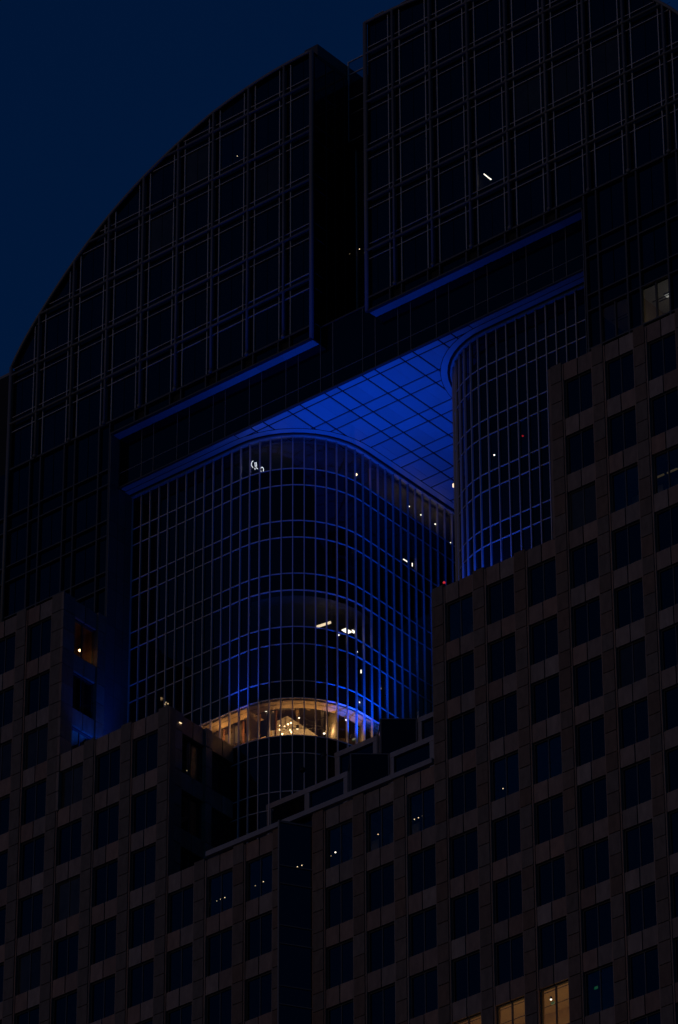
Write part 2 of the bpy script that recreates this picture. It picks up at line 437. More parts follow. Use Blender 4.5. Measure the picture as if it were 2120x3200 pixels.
# right-facing side of the left wing inside the slot: faint glass and posts
for y0, y1 in ((.36, 1.5), (1.6, 2.4), (2.5, 3.4), (3.5, 12)):
    build(MB().box(-6.895, -6.86, y0, y1, -.6, 22.15), 'side_pane', M['spandrel'], wl)
for y in (1.53, 2.43, 3.42): build(MB().box(-6.9, -6.82, y-.03, y+.03, -.6, 22.3), 'mullion', M['darkmetal'], wl)
for r in range(0, 6):
    for s in (-HH, HH):
        z = r*FH+s
        if z > -.3: build(MB().box(-6.9, -6.835, .36, 3.8, z-.025, z+.025), 'mullion', M['darkmetal'], wl)

# ---- transfer beam between the flanks
YB, ZT, ZS = .9, -.70, -4.54
bm = MB().box(XLo+.02, XRo-.02, YB+.06, 2.0, ZS+.03, ZT)
bm.box(LW[1]+.02, RW[0]-.02, YB+.06, 4.6, ZT-.01, .55)
beam = build(bm, 'beam', M['core'], tower); beam['label'] = 'dark panelled band bridging the blue-lit opening'
bxs = [XLo+.02]
for k in range(-8, 6):
    for s in (-.515, .515):
        x = k*BX+s
        if k == -2: x += -.2
        if k == -1: x += .2
        if XLo+.4 < x < XRo-.3: bxs.append(x)
bxs.append(XRo-.02)
for i, (a, b) in enumerate(zip(bxs[:-1], bxs[1:])):
    slot = a > LW[1]-1.2 and b < RW[0]+1.2
    for z0, z1 in ((-4.45, -3.43), (-3.37, .5 if slot else ZT-.02)):
        pane('beam_panel', M['spandrel'], beam, a+.025, b-.025, z0, z1, YB+.02)
    if i: build(MB().box(a-.022, a+.022, YB-.01, YB+.06, ZS+.05, .5 if slot else ZT), 'mullion', M['tube'], beam)
build(MB().box(XLo+.03, XRo-.03, YB-.008, YB+.058, -3.42, -3.38), 'mullion', M['tube'], beam)
build(MB().box(XLo+.02, XRo-.02, YB-.03, YB+.12, ZS, ZS+.08), 'edge_trim', M['darkmetal'], beam)
build(MB().box(LW[1], RW[0], YB-.04, YB+.2, .5, .6), 'coping', M['darkmetal'], beam)
# narrow lit soffits under the wings, in front of the beam
for wg, a, b in ((wl, XLo, LW[1]-.05), (wr, RW[0]+.05, XRo)):
    x = a
    edges = [a]+[k*BX+s for k in range(-9, 8) for s in (-.515, .515) if a+.2 < k*BX+s < b-.2]+[b]
    for p, q in zip(edges[:-1], edges[1:]): piece('soffit_panel', M['soffit'], wg, ((p+q)/2, .56, ZT-.01), (q-p-.012, .64, .03))
# reveals of the opening (right-facing panels on the left flank, mirrored on the other side)
for xx, sg, fl in ((XLo, 1, fl_l), (XRo, -1, fl_r)):
    z = -.74
    rows = [-.74]+[r*FH+s for r in range(-1, -8, -1) for s in (HH, -HH)]
    for z1, z0 in zip(rows[:-1], rows[1:]):
        for y0, y1 in ((.03, .86), (.9, 1.58), (1.62, 2.28)):
            if y0 < YB+.1 and z1 > ZS-.1 and y0 > .5: pass
            piece('reveal_panel', M['reveal'], fl, (xx+sg*.0, (y0+y1)/2, (z0+z1)/2), (.05, y1-y0, z1-z0-.035))

# ---- soffit of the opening
sf = build(MB().box(XLo, XRo, YB+.2, 26, ZS+.09, ZS+.3), 'soffit', M['black'], tower)
sf['label'] = 'blue-lit panelled ceiling of the sky opening between the rounded towers'
def cells(v0, v1, off):
    e = []
    for k in range(-12, 14):
        for s in (-.515, .515):
            v = k*BX+off+s
            if v0+.15 < v < v1-.15: e.append(v)
    return [v0]+e+[v1]
sx = cells(-14.2, 5.0, 0.); sy = cells(YB+.14, 22, 1.09)
for a, b in zip(sx[:-1], sx[1:]):
    for c0, c1 in zip(sy[:-1], sy[1:]):
        g_ = .055
        x0, x1, y0, y1 = a+g_, b-g_, c0+g_, c1-g_
        nx = 2 if b-a > 1.5 and c1-c0 > 1.5 else 1
        for i in range(nx):
            xa_, xb_ = x0+(x1-x0)*i/nx, x0+(x1-x0)*(i+1)/nx
            piece('soffit_panel', M['soffit'], sf, ((xa_+xb_)/2, (y0+y1)/2, ZS+.035), (xb_-xa_-.008, y1-y0, .05), tilt=.002)
for a, b in ((XLo+.05, -14.2), (5.0, XRo-.05)):
    build(MB().box(a+.02, b-.02, YB+.15, 2.3, ZS+.01, ZS+.06), 'soffit_panel', M['soffit'], sf)

# ---- the two rounded towers below the soffit
YT, RAD, XS = 2.33, 5.5, 5.48       # front plane, corner radius, edge before the arc
XC = -14.65; XSIDE = XC+RAD; YC = YT+RAD
NF, NA, NS = 12, 12, 18
def plan(off=0.):
    """plan stations (x, y, nx, ny) of the left rounded tower, from the flank round to its right-facing side"""
    st = []
    for i in range(NF): st.append((XLo+.03+(XC-XLo-.03)*i/NF, YT, 0, -1))
    for i in range(NA): t = (math.pi/2)*i/NA; st.append((XC+RAD*math.sin(t), YC-RAD*math.cos(t), math.sin(t), -math.cos(t)))
    for i in range(NS+1): st.append((XSIDE, YC+.768*i, 1, 0))
    return [(x+nx*off, y+ny*off, nx, ny) for x, y, nx, ny in st]
def mirror(st, mir): return [(2*XM-x, y, -nx, ny) for x, y, nx, ny in st] if mir else st
ROWS = []
z = -7.06
zt = -4.64
while z > -40:
    ROWS.append(('v', z, zt)); ROWS.append(('s', z-1.25, z)); zt = z-1.25; z -= FH
HOT = set()     # (column, row) positions of the left tower with see-through glass
def hit_tower(x, y, mir=False):
    best = None
    if not mir:
        p = onX(x, y, XSIDE)
        if p[1] >= YC: return p
        for Y in np.arange(YT, YC, .01):
            p = onY(x, y, Y)
            if p[0] <= XC: 
                if Y <= YT+.011: return p
            elif (p[0]-XC)**2+(Y-YC)**2 <= RAD**2: return p
    else:
        p = onY(x, y, YT)
        if p[0] >= 2*XM-XC: return p
        for Y in np.arange(YT, YC+2, .01):
            p = onY(x, y, Y)
            if (p[0]-(2*XM-XC))**2+(Y-YC)**2 <= RAD**2: return p
    return p
def col_row(p, mir=False):
    st = mirror(plan(), mir)
    best = min(range(len(st)-1), key=lambda i: ((st[i][0]+st[i+1][0])/2-p[0])**2+((st[i][1]+st[i+1][1])/2-p[1])**2)
    for j, (t, z0, z1) in enumerate(ROWS):
        if z0 <= p[2] <= z1: return best, j
    return best, -1
LAMPS = []       # filled below: (px, py, metres behind the glass, kind)
U = lambda x, y: (900+x/3.136, 1800+y/3.136)
C4 = lambda x, y: (1020+x*1100/1568, 1000+y*1100/1568)
C5 = lambda x, y: (x*1100/1568, 2100+y*1100/1568)
C6 = lambda x, y: (1020+x*1100/1568, 2100+y*1100/1568)
TOWER_LAMPS_GLINTS = [
 (U(1192, 822), .7, 'spot', 'round lit downlight behind rounded tower side, higher one of a close pair'),
 (U(1337, 913), .7, 'spot', 'round lit downlight behind rounded tower side, lower one of a close pair'),
 (U(1198, 1340), .5, 'spot', 'lone lit downlight just above the glazed terrace coping'),
 (U(678, 745), .25, 'spot', 'small reflected glint, built as a bulb, below the bright ceiling panels'),  # reflection on the glass, added as a glowing bulb behind it
 (U(490, 590), .25, 'pair', 'tiny pair of reflected glints, built as bulbs, below the long lit ceiling strip'),  # reflection in the spandrel glass, added as bulbs
 (U(718, 937), .3, 'slim', 'slim reflected glint, built as a lamp, on dark pane of the rounded tower'),  # reflected glint, added as a glowing tube behind the pane
 (U(692, 1250), .25, 'pair', 'tiny pair of reflected glints, built as bulbs, just above the warm lit lounge'),  # another reflection in the glass, added as bulbs
 (U(905, 1103), 1.2, 'dim', 'dim blurred globe lamp behind rounded tower side'),
 (C4(131, 688), 1.2, 'globe', 'bright amber lamp under the soffit at the turn of the rounded tower'),
 (C4(369, 830), .5, 'spot', 'first downlight of the row under the blue soffit, next to the amber lamp'),
 (C4(423, 868), .7, 'spot', 'second downlight of the row under the blue soffit'),
 (C4(486, 909), .7, 'spot', 'third downlight of the row under the blue soffit'),
 (C4(553, 993), .5, 'spot', 'last downlight of the row under the blue soffit, against the right tower'),
 (C4(357, 1074), .5, 'bar', 'short slanted lit strip lamp behind the dark side of the rounded tower'),
 (C4(384, 1090), .5, 'slim', 'small lit lamp beside the short slanted strip lamp'),
]
for (px, py), dp, kind, lab in TOWER_LAMPS_GLINTS:
    c, r = col_row(hit_tower(px, py)); HOT.add((c, r))
R_LAMPS = [(C4(749, 601), .5, 'spot', 'single lit downlight behind dark pane of the right rounded tower'),
           (C4(876, 516), .4, 'red', 'small red lamp glowing behind the right rounded tower'),
           (C4(567, 737), .4, 'warmslim', 'amber sliver of light at the curved edge of the right rounded tower')]
HOTR = set(col_row(hit_tower(px, py, True), True) for (px, py), *_ in R_LAMPS)
LOUNGE = 10      # row index of the warm lit storey (vision band -24.15 .. -26.86)
def rounded(mir, name, label):
    st = mirror(plan(), mir)
    inner = mirror(plan(-.22), mir)
    xe = XLo+.03 if not mir else 2*XM-XLo-.03
    xb = -16.6 if not mir else 2*XM+16.6
    core = MB()
    core.box(min(xe, xb), max(xe, xb), 9.6, 25.5, -66, ZS+.05)
    # slabs and dark bulkheads storey by storey
    def slab(z0, z1, off=-.3):
        pl = mirror(plan(off), mir); pts = [(x, y) for x, y, _, _ in pl]
        pts.append((xe, pl[-1][1])); pts = pts if not mir else list(reversed(pts))
        core.prism(pts, z0, z1, 'Z')
    for j, (t, z0, z1) in enumerate(ROWS):
        if t == 's' and j != LOUNGE-1: slab(z0+.12, z1-.06, -.45 if not mir else -.3)
        if t == 's' and j == LOUNGE-1: slab(z1-.10, z1-.04)
    slab(-66, ROWS[-1][1]+.1); slab(ZS+.02, ZS+.08)
    tw = build(core, name, M['core'], tower); tw['label'] = label
    # partitions just behind the glass where the rooms are dark
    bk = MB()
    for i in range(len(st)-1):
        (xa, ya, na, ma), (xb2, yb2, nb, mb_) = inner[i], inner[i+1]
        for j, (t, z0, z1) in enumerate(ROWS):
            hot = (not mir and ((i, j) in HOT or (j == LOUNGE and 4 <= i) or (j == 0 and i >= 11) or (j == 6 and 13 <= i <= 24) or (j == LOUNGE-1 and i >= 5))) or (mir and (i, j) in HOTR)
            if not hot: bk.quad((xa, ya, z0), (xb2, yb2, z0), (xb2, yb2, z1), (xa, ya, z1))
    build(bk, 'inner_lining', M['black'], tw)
    # panes
    for i in range(len(st)-1):
        a, b = st[i], st[i+1]
        mx, my = (a[0]+b[0])/2, (a[1]+b[1])/2; L = math.hypot(b[0]-a[0], b[1]-a[1]); rz = math.atan2(b[1]-a[1], b[0]-a[0])
        nrm = (math.sin(rz), -math.cos(rz)) if not mir else (-math.sin(rz), math.cos(rz))
        if (CAM[0]-mx)*nrm[0]+(CAM[1]-my)*nrm[1] < 0 and mir: continue     # faces away from the street
        for j, (t, z0, z1) in enumerate(ROWS):
            zm = (z0+z1)/2
            if not seen((mx, my, zm), 60): continue
            if mir and zm < -27.5: continue
            if not mir and zm < -27.5 and (i < 11 or i > 22): continue
            if not mir and i > 24+14: continue
            if mir: hot = (i, j) in HOTR
            else: hot = (i, j) in HOT or (j == LOUNGE and i >= 4) or (j == 0 and i >= 11) or (j == 6 and 13 <= i <= 24)
            mt = (M['clear'] if j == LOUNGE else M['tinted']) if hot else (M['glass'] if t == 'v' else M['spandrel'])
            piece('curtain_pane' if t == 'v' else 'curtain_spandrel', mt, tw, (mx-nrm[0]*.02, my-nrm[1]*.02, zm), (L-.03, .03, z1-z0-.03), rz, .0018)
    # mullions
    for i, (x, y, nx, ny) in enumerate(st):
        if not mir and i > 24+15: continue
        rz = math.atan2(ny, nx)+math.pi/2
        piece('mullion', M['alu'], tw, (x+nx*.045, y+ny*.045, (ZS-.1-40)/2), (.060, .15, 40-.1+ZS), rz)
    for j, (t, z0, z1) in enumerate(ROWS):
        hb = MB(); o1 = mirror(plan(.05), mir); o0 = mirror(plan(-.03), mir)
        for i in range(len(st)-1):
            for zz0, zz1 in ((z0-.03, z0+.03),):
                A, B_, C_, D_ = o1[i], o1[i+1], o0[i+1], o0[i]
                hb.quad((A[0], A[1], zz0), (B_[0], B_[1], zz0), (B_[0], B_[1], zz1), (A[0], A[1], zz1))
                hb.quad((A[0], A[1], zz1), (B_[0], B_[1], zz1), (C_[0], C_[1], zz1), (D_[0], D_[1], zz1))
                hb.quad((D_[0], D_[1], zz0), (C_[0], C_[1], zz0), (B_[0], B_[1], zz0), (A[0], A[1], zz0))
        build(hb, 'transom', M['alu'], tw)
    # moulded head ring and the plain border of the ceiling around it
    def ring(o_in, o_out, z0, z1, nm, mt, par):
        a_, b_ = mirror(plan(o_in), mir), mirror(plan(o_out), mir); rb = MB()
        for i in range(len(a_)-1):
            p, q, r_, s_ = b_[i], b_[i+1], a_[i+1], a_[i]
            rb.quad((p[0], p[1], z0), (q[0], q[1], z0), (r_[0], r_[1], z0), (s_[0], s_[1], z0))
            rb.quad((p[0], p[1], z0), (q[0], q[1], z0), (q[0], q[1], z1), (p[0], p[1], z1))
            rb.quad((s_[0], s_[1], z0), (r_[0], r_[1], z0), (r_[0], r_[1], z1), (s_[0], s_[1], z1))
        return build(rb, nm, mt, par)
    ring(-.1, .22, ZS-.12, ZS+.04, 'head_ring', M['soffit'], tw)
    ring(.22, .40, ZS-.012, ZS+.03, 'groove_shade_strip', M['black'], sf)  # black strip below the ceiling stands in for the shade of a groove
    ring(.40, .82, ZS-.006, ZS+.03, 'soffit_border', M['soffit'], sf)
    ring(.82, .86, ZS-.008, ZS+.03, 'groove_shade_strip', M['black'], sf)  # thin black strip, again the groove's shade as colour
    return tw
tl = rounded(False, 'rounded_tower', 'rounded glass corner tower with blue-lit mullions and a warm lit storey')
tr = rounded(True, 'rounded_tower', 'rounded glass tower right of the opening, half behind the granite steps')

# ================================================================ GRANITE BUILDING IN FRONT
gran = thing('granite_building', 'stepped granite building with square paired windows in front of the glass tower', 'building', (XM, -2, 0))
YP, YSP, YW = -4.0, -3.89, -3.70
P0 = -14.95
def PF(f): return P0-FH*f
# silhouette: first storey index below the roof for each bay k (between pilasters k and k+1)
def first_floor(k):
    if k <= -9 or k >= 5: return 0
    if k <= -6 or k >= 2: return 3
    return 6
KMIN, KMAX, FMAX = -12, 8, 13
GR_LAMPS = [
 (C5(966, 1021), 1, 'tiny2', 'tiny warm bulb of a trio behind one window, farthest from the angled glass bay'),
 (C5(984, 1013), 1, 'tiny', 'middle tiny bulb of the trio behind one window left of the angled bay'),
 (C5(1002, 1006), 1, 'tiny', 'tiny warm bulb of a trio behind one window, closest to the angled glass bay'),
 (C5(1138, 953), 1, 'tiny2', 'fainter of two tiny bulbs in the window adjoining the angled glass bay'),
 (C5(1174, 935), 1, 'tiny', 'brighter of two tiny bulbs in the window adjoining the angled glass bay'),
 (C5(1495, 804), 1, 'tinyw', 'bright white bulb in the dim window past the pier beside the angled bay'),
 (C5(1475, 820), 1, 'tiny2', 'faint bulb below a bright one in the dim window past the angled bay'),
 (C6(231, 724), 1, 'tiny', 'brighter bulb of a pair in the dim office window under the glazed terrace'),
 (C6(250, 716), 1, 'tiny2', 'fainter bulb of a pair in the dim office window under the glazed terrace'),
 (C6(393, 657), 1, 'tiny', 'tiny bulb of a trio in the window by the right wing, farthest from the wing'),
 (C6(411, 650), 1, 'tiny', 'middle tiny bulb of the trio in the window beside the right wing'),
 (C6(430, 642), 1, 'tiny', 'tiny bulb of a trio in the window by the right wing, closest to the wing'),
 (C6(788, 520), 1, 'tiny', 'lone tiny bulb low behind a dark window of the right granite wing'),
 (C6(941, 457), 1, 'tiny2', 'faint tiny bulb behind a dark right-wing window, higher than the other lone bulb')]
def gcell(px, py):
    p = onY(px, py, YW); return int(math.floor(p[0]/BX)), int(math.floor((P0-p[2])/FH))
AMBER = {(2, 10), (3, 10), (4, 10)}
GREEN = gcell(*C6(1203, 1408))
DIMOFF = {gcell(*C6(250, 730)), gcell(*C5(1495, 800)), gcell(*C4(1520, 690)), gcell(*C4(590, 1330)), gcell(*C4(1340, 750))}
PAINTED_GLOW_G = {gcell(*C5(150, 330)), gcell(*C5(310, 520)), gcell(*C5(300, 1000)), gcell(*C5(20, 400)), gcell(*C5(150, 1420)), gcell(*C4(160+1150, 1500)), gcell(*C4(1120, 800))}  # granite windows with faint room light painted into the panes
HOLES = {gcell(*q[0]) for q in GR_LAMPS} | AMBER | {GREEN} | DIMOFF
body = MB()
# solid masses well behind the windows (rooms sit in between), roofs and the shaft down to the street
for k in range(KMIN, KMAX+1):
    ff = first_floor(k); top = PF(ff)-.25
    x0, x1 = k*BX, (k+1)*BX
    if k == -6: x1 = -14.97-.3
    if k == -9: x1 = XLo-.3
    if k == -6: x1 = -15.3
    if k == 2: x0 = 2*XM+15.3
    if k == 5: x0 = 2*XM-XLo+.3
    yb = {0: .2, 3: 2.2, 6: 2.6}[ff]
    body.box(x0, x1, -.45, yb, -66, top)
    body.box(x0, x1, -3.6, -.4, top-.3, top-.002)          # roof slab behind the parapet
    for f in range(ff, FMAX):
        if (k, f) not in HOLES: body.box(x0, x1, -3.44, -3.36, PF(f)-FH-.2, PF(f)-.9)
        body.box(x0, x1, -3.40, -.44, PF(f)-.62, PF(f)-.45)
body.box(KMIN*BX, (KMAX+1)*BX, -3.5, 26, -ZG+.02, PF(FMAX)-.0)
gb = build(body, 'core', M['core'], gran)
# stone piers between the windows
def seenbox(x, z): return seen((x, YP, z), 170)
npil = []
for k in range(KMIN, KMAX+2):
    fl_ = min(first_floor(k-1), first_floor(k))
    if k == -1 or k == -2: pass
    x = k*BX
    back = MB().box(x-.50, x+.50, -3.93, -3.42, PF(FMAX), PF(fl_)+.02)
    pil = build(back, 'pilaster', M['granite'], gran)
    for f in range(fl_, FMAX):
        for z1, z0 in ((PF(f)+(.16 if f == fl_ else -.02), PF(f)-1.15), (PF(f)-1.18, PF(f)-2.55), (PF(f)-2.58, PF(f)-FH+.01-.0)):
            if f != fl_ and z1 == PF(f)-.02: z1 = PF(f)-.02
            if seenbox(x, (z0+z1)/2): npil.append((x, z0, z1, pil))
npil.sort(key=lambda q: -proj((q[0], YP, q[1]))[0])
big, rest = npil[:300], npil[300:]
for x, z0, z1, pil in big: piece('stone', M['pilaster'], pil, (x, (YP-3.5)/2, (z0+z1)/2), (.80+random.uniform(-.006, .006), .5+random.choice((0, 0, .012)), z1-z0-.022))
if rest:
    mb = MB()
    for x, z0, z1, pil in rest: mb.box(x-.4, x+.4, YP, -3.5, z0+.011, z1-.011)
    tag(build(mb, 'stone_courses', M['pilaster'], gran), kind='stuff')
# window bays: spandrel stones, frame and panes
def window(par, x0, x1, z0, z1, hole, dim=False):
    fr = MB(); t = .055
    fr.box(x0, x1, YW-.05, YW+.08, z1-t, z1).box(x0, x1, YW-.05, YW+.08, z0, z0+t)
    fr.box(x0, x0+t, YW-.05, YW+.08, z0+t, z1-t).box(x1-t, x1, YW-.05, YW+.08, z0+t, z1-t)
    xm = (x0+x1)/2; fr.box(xm-.035, xm+.035, YW-.04, YW+.08, z0+t, z1-t)
    wd = build(fr, 'window', M['frame'], par)
    for a, b in ((x0+t, xm-.035), (xm+.035, x1-t)):
        piece('pane', (M['clear'] if hole else M['glowpaint'] if dim else M['glass']), wd, ((a+b)/2, YW+.01, (z0+z1)/2), (b-a-.004, .02, z1-z0-2*t-.004), tilt=.003)
    return wd
nsp = 0
for k in range(KMIN, KMAX+1):
    ff = first_floor(k)
    if k == -2: continue                     # angled glass bay
    for f in range(ff, FMAX):
        xa, xb = k*BX+.515, (k+1)*BX-.515
        zc = PF(f)-1.6
        if not seenbox((xa+xb)/2, zc): continue
        xm = (xa+xb)/2
        for a, b in ((xa, xm-.03), (xm+.03, xb)):
            piece('spandrel_stone', M['granite'], gran, ((a+b)/2, YSP+.1+random.uniform(0, .012), PF(f)-.535), (b-a-.012, .2, 1.21))
        window(gran, xa+.01, xb-.01, PF(f+1)+.10, PF(f)-1.17, (k, f) in HOLES, (k, f) in PAINTED_GLOW_G)
# dark joint backing
for k in range(KMIN, KMAX+1):
    if k == -2: continue
    for f in range(first_floor(k), FMAX):
        if seenbox((k+.5)*BX, PF(f)-1.6): piece('joint_backing', M['joint'], gran, ((k+.5)*BX, -3.62, PF(f)-.545), (BX-1.0, .16, 1.19))
# ---- right-facing side walls of the left steps
def side_wall(X, ztop, nfl, spans, hot=()):
    for f in range(nfl):
        P = ztop-FH*f
        for y0, y1, kind in spans:
            if kind == 's':
                for a, b in ((P+.14 if f == 0 else P-.02, P-1.15), (P-1.18, P-2.55), (P-2.58, P-FH+.01)):
                    piece('side_stone', M['granite'], gran, (X-.16, (y0+y1)/2, (a+b)/2), (.32, y1-y0-.02, a-b-.02))
            else:
                ym = (y0+y1)/2
                for a, b in ((y0, ym-.03), (ym+.03, y1)): piece('spandrel_stone', M['granite'], gran, (X-.22, (a+b)/2, P-.535), (.2, b-a-.012, 1.21))
                z0, z1 = P-FH+.1, P-1.17
                fr = MB(); t = .055; xf = X-.4
                fr.box(xf-.05, xf+.06, y0, y1, z1-t, z1).box(xf-.05, xf+.06, y0, y1, z0, z0+t)
                fr.box(xf-.05, xf+.06, y0, y0+t, z0+t, z1-t).box(xf-.05, xf+.06, y1-t, y1, z0+t, z1-t).box(xf-.05, xf+.05, ym-.035, ym+.035, z0+t, z1-t)
                wd = build(fr, 'window', M['frame'], gran)
                for a, b in ((y0+t, ym-.035), (ym+.035, y1-t)):
                    piece('pane', M['clear'] if (f, kind) in hot else M['glass'], wd, (xf+.01, (a+b)/2, (z0+z1)/2), (.02, b-a-.004, z1-z0-2*t-.004), tilt=.003)
side_wall(XLo, PF(0), 4, [(-4.0, -2.9, 's'), (-2.88, -.74, 'w'), (-.72, .1, 's')], {(0, 'w'), (2, 'w')})
side_wall(-14.95, PF(3), 4, [(-4.0, -2.66, 's'), (-2.62, -.5, 'w'), (-.46, .14, 's'), (.18, 2.28, 'x')], {(0, 'w'), (0, 'x')})
# dark lining behind those side walls, left open behind the lit windows
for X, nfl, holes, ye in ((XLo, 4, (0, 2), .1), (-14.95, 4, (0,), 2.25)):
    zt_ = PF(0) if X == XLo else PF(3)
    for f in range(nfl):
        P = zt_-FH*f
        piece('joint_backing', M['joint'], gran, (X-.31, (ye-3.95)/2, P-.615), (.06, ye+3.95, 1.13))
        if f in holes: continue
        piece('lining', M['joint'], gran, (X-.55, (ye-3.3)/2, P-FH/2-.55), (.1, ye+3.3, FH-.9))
# right steps: plain return walls facing away from the street
build(MB().box(2*XM+14.95, 2*XM+15.28, -3.95, 2.28, PF(6), PF(3)+.1), 'return_wall', M['granite'], gran)
build(MB().box(XRo, XRo+.3, -3.95, .1, PF(3), PF(0)+.1), 'return_wall', M['granite'], gran)
# small projecting stones at the corners of the right steps (seen edge-on)
for xx, zz in ((5.74, PF(3)), (14.76, PF(0))):
    piece('corner_stone', M['granite'], gran, (xx-.16, -3.2, zz-.75), (.32, .6, 1.3))
# coping strips on the parapets
for k in range(KMIN, KMAX+1):
    ff = first_floor(k)
    if k == -2: continue
    build(MB().box(k*BX+.52, (k+1)*BX-.52, -3.78, -3.42, PF(ff)+.075, PF(ff)+.11), 'coping', M['pilaster'], gran)

# ---- angled glass bay on the axis
vb_l, vb_a, vb_r = (-5.70, -3.82), (-4.64, -5.66), (-3.52, -3.82)
vbay = build(MB().prism([(vb_l[0]+.12, vb_l[1]+.1), (vb_a[0], vb_a[1]+.22), (vb_r[0]-.12, vb_r[1]+.1)], PF(FMAX), -39.36, 'Z'), 'angled_bay', M['core'], gran)
vbay['label'] = 'angled two-sided glass bay running down the middle of the granite front'
def vface(par, a, b, rows, nm, back=.03):
    L = math.hypot(b[0]-a[0], b[1]-a[1]); rz = math.atan2(b[1]-a[1], b[0]-a[0]); n = (math.sin(rz), -math.cos(rz))
    for z0, z1 in rows:
        piece(nm, M['bayglass'] if nm == 'bay_pane' else M['spandrel'], par, ((a[0]+b[0])/2-n[0]*back, (a[1]+b[1])/2-n[1]*back, (z0+z1)/2), (L-.1, .03, z1-z0-.04), rz, .001)
        piece('transom', M['tube'], par, ((a[0]+b[0])/2+n[0]*.01, (a[1]+b[1])/2+n[1]*.01, z1), (L-.06, .07, .06), rz)
vrows = [(-42.3, -39.4)]
for f in range(7, FMAX): vrows += [(PF(f)-.83, PF(f)+.37), (PF(f+1)+.37, PF(f)-.83)]
vface(vbay, vb_a, vb_r, vrows, 'bay_pane'); vface(vbay, vb_l, vb_a, vrows, 'bay_pane')
for q in (vb_l, vb_a, vb_r): build(MB().box(q[0]-.05, q[0]+.05, q[1]-.05, q[1]+.05, PF(FMAX), -39.3), 'post', M['rail'] if q is vb_r else M['tube'], vbay)
build(MB().prism([vb_l, vb_a, vb_r], -39.36, -39.28, 'Z'), 'cap', M['frame'], vbay)
piece('bay_pane', M['spandrel'], vbay, (XM, -3.72, -38.83), (1.98, .05, .82))

# ---- coping rail along the low parapet and the two glazed terrace walls behind it
tw_ = build(MB().box(-11.7, 5.62, -4.12, -3.84, -38.53, -38.20), 'parapet_rail', M['rail'], gran)
def tier(Y, ztop, zbot, xs, vx, ya, xl, xr, label):
    t = build(MB().box(xl, xr, Y+.2, Y+.26, zbot, ztop-.1), 'terrace_wall', M['core'], gran); t['label'] = label
    for p, q in ((xl, vx[0]-.02), (vx[1]+.02, xr)): build(MB().box(p, q, Y-.02, Y+.34, ztop-.36, ztop), 'coping_rail', M['rail'], t)
    for x in xs: build(MB().box(x-.19, x+.19, Y+.0, Y+.3, zbot, ztop-.36), 'post', M['rail'], t)
    ed = sorted(list(xs)+[vx[0], vx[1]])
    for p, q in zip(ed[:-1], ed[1:]):
        if abs(p-vx[0]) < .01 and abs(q-vx[1]) < .01: continue
        if q-p < .5: continue
        piece('terrace_pane', M['glass'], t, ((p+q)/2, Y+.14, (zbot+ztop-.4)/2), (q-p-.39, .03, ztop-.4-zbot), tilt=.001)
    va, vl, vr = (XM-.15, ya), (vx[0], Y), (vx[1], Y)
    build(MB().prism([(vl[0]+.1, Y+.1), (va[0], va[1]+.15), (vr[0]-.1, Y+.1)], zbot, ztop-.1, 'Z'), 'angled_bay', M['core'], t)
    vface(t, va, vr, [(zbot, ztop-.05)], 'terrace_pane', .02); vface(t, vl, va, [(zbot, ztop-.05)], 'terrace_pane', .02)
    for q in (vl, va, vr): build(MB().box(q[0]-.06, q[0]+.06, q[1]-.06, q[1]+.06, zbot, ztop-.02), 'post', M['frame'], t)
    return t
tier(2.7, -31.62, -38.8, (-12.55, -9.5, -6.42, -2.86, .28, 3.3), (-6.2, 2*XM+6.2), 1.2, -12.75, 2*XM+12.75, 'lower glazed terrace wall with grey posts between the granite wings')
tier(5.5, -27.85, -31.7, (-9.4, -6.36, -2.9, .2), (-6.15, 2*XM+6.15), 4.1, -9.62, 2*XM+9.62, 'upper glazed terrace wall with grey posts below the sky opening')
rf = MB().box(-14.9, 2*XM+14.9, -3.4, 2.75, -39.1, -38.95).box(-12.7, 2*XM+12.7, 2.9, 5.55, -32.1, -31.9).box(-9.7, 2*XM+9.7, 5.75, 26, -28.4, -28.2)
tag(build(rf, 'terrace_roof', M['roof'], gran))

# ================================================================ WARM LOUNGE IN THE ROUNDED TOWER
def tpos(px, py, d): return deeper(hit_tower(px, py), d)
F6 = lambda x, y: (500+x*600/1568, 2050+y*600/1568)
G8 = lambda x, y: (650+x*600/1568, 2100+y*600/1568)
ZC = -22.99
room = MB()
pl = plan(-.28)
room.prism([(x, y) for x, y, _, _ in pl]+[(-20, pl[-1][1])], ZC-.03, ZC+.02, 'Z')
lounge = build(room, 'lounge_ceiling', M['ceil'], tl); lounge['label'] = 'dark ceiling of the warm lit lounge'
bk = MB()      # cream bulkhead right behind the head of the glass
for off0, off1, z0, z1 in ((-.12, -1.0, -24.27, ZC-.03),):
    a_, b_ = plan(off0), plan(off1)
    for i in range(5, len(a_)-1):
        p, q, r_, s_ = a_[i], a_[i+1], b_[i+1], b_[i]
        bk.quad((p[0], p[1], z0), (q[0], q[1], z0), (q[0], q[1], z1), (p[0], p[1], z1))
        bk.quad((p[0], p[1], z0), (s_[0], s_[1], z0), (r_[0], r_[1], z0), (q[0], q[1], z0))
        bk.quad((s_[0], s_[1], z0), (r_[0], r_[1], z0), (r_[0], r_[1], z1), (s_[0], s_[1], z1))
build(bk, 'bulkhead', M['plaster'], tl)
tb = MB()
for o0, o1, z0 in ((-.46, -.50, -24.278), (-1.0, -1.08, -24.30)):
    a_, b_ = plan(o0), plan(o1)
    for i in range(5, len(a_)-1):
        p, q, r_, s_ = a_[i], a_[i+1], b_[i+1], b_[i]
        tb.quad((p[0], p[1], z0), (s_[0], s_[1], z0), (r_[0], r_[1], z0), (q[0], q[1], z0))
build(tb, 'ceiling_trim', M['fixture'], tl)
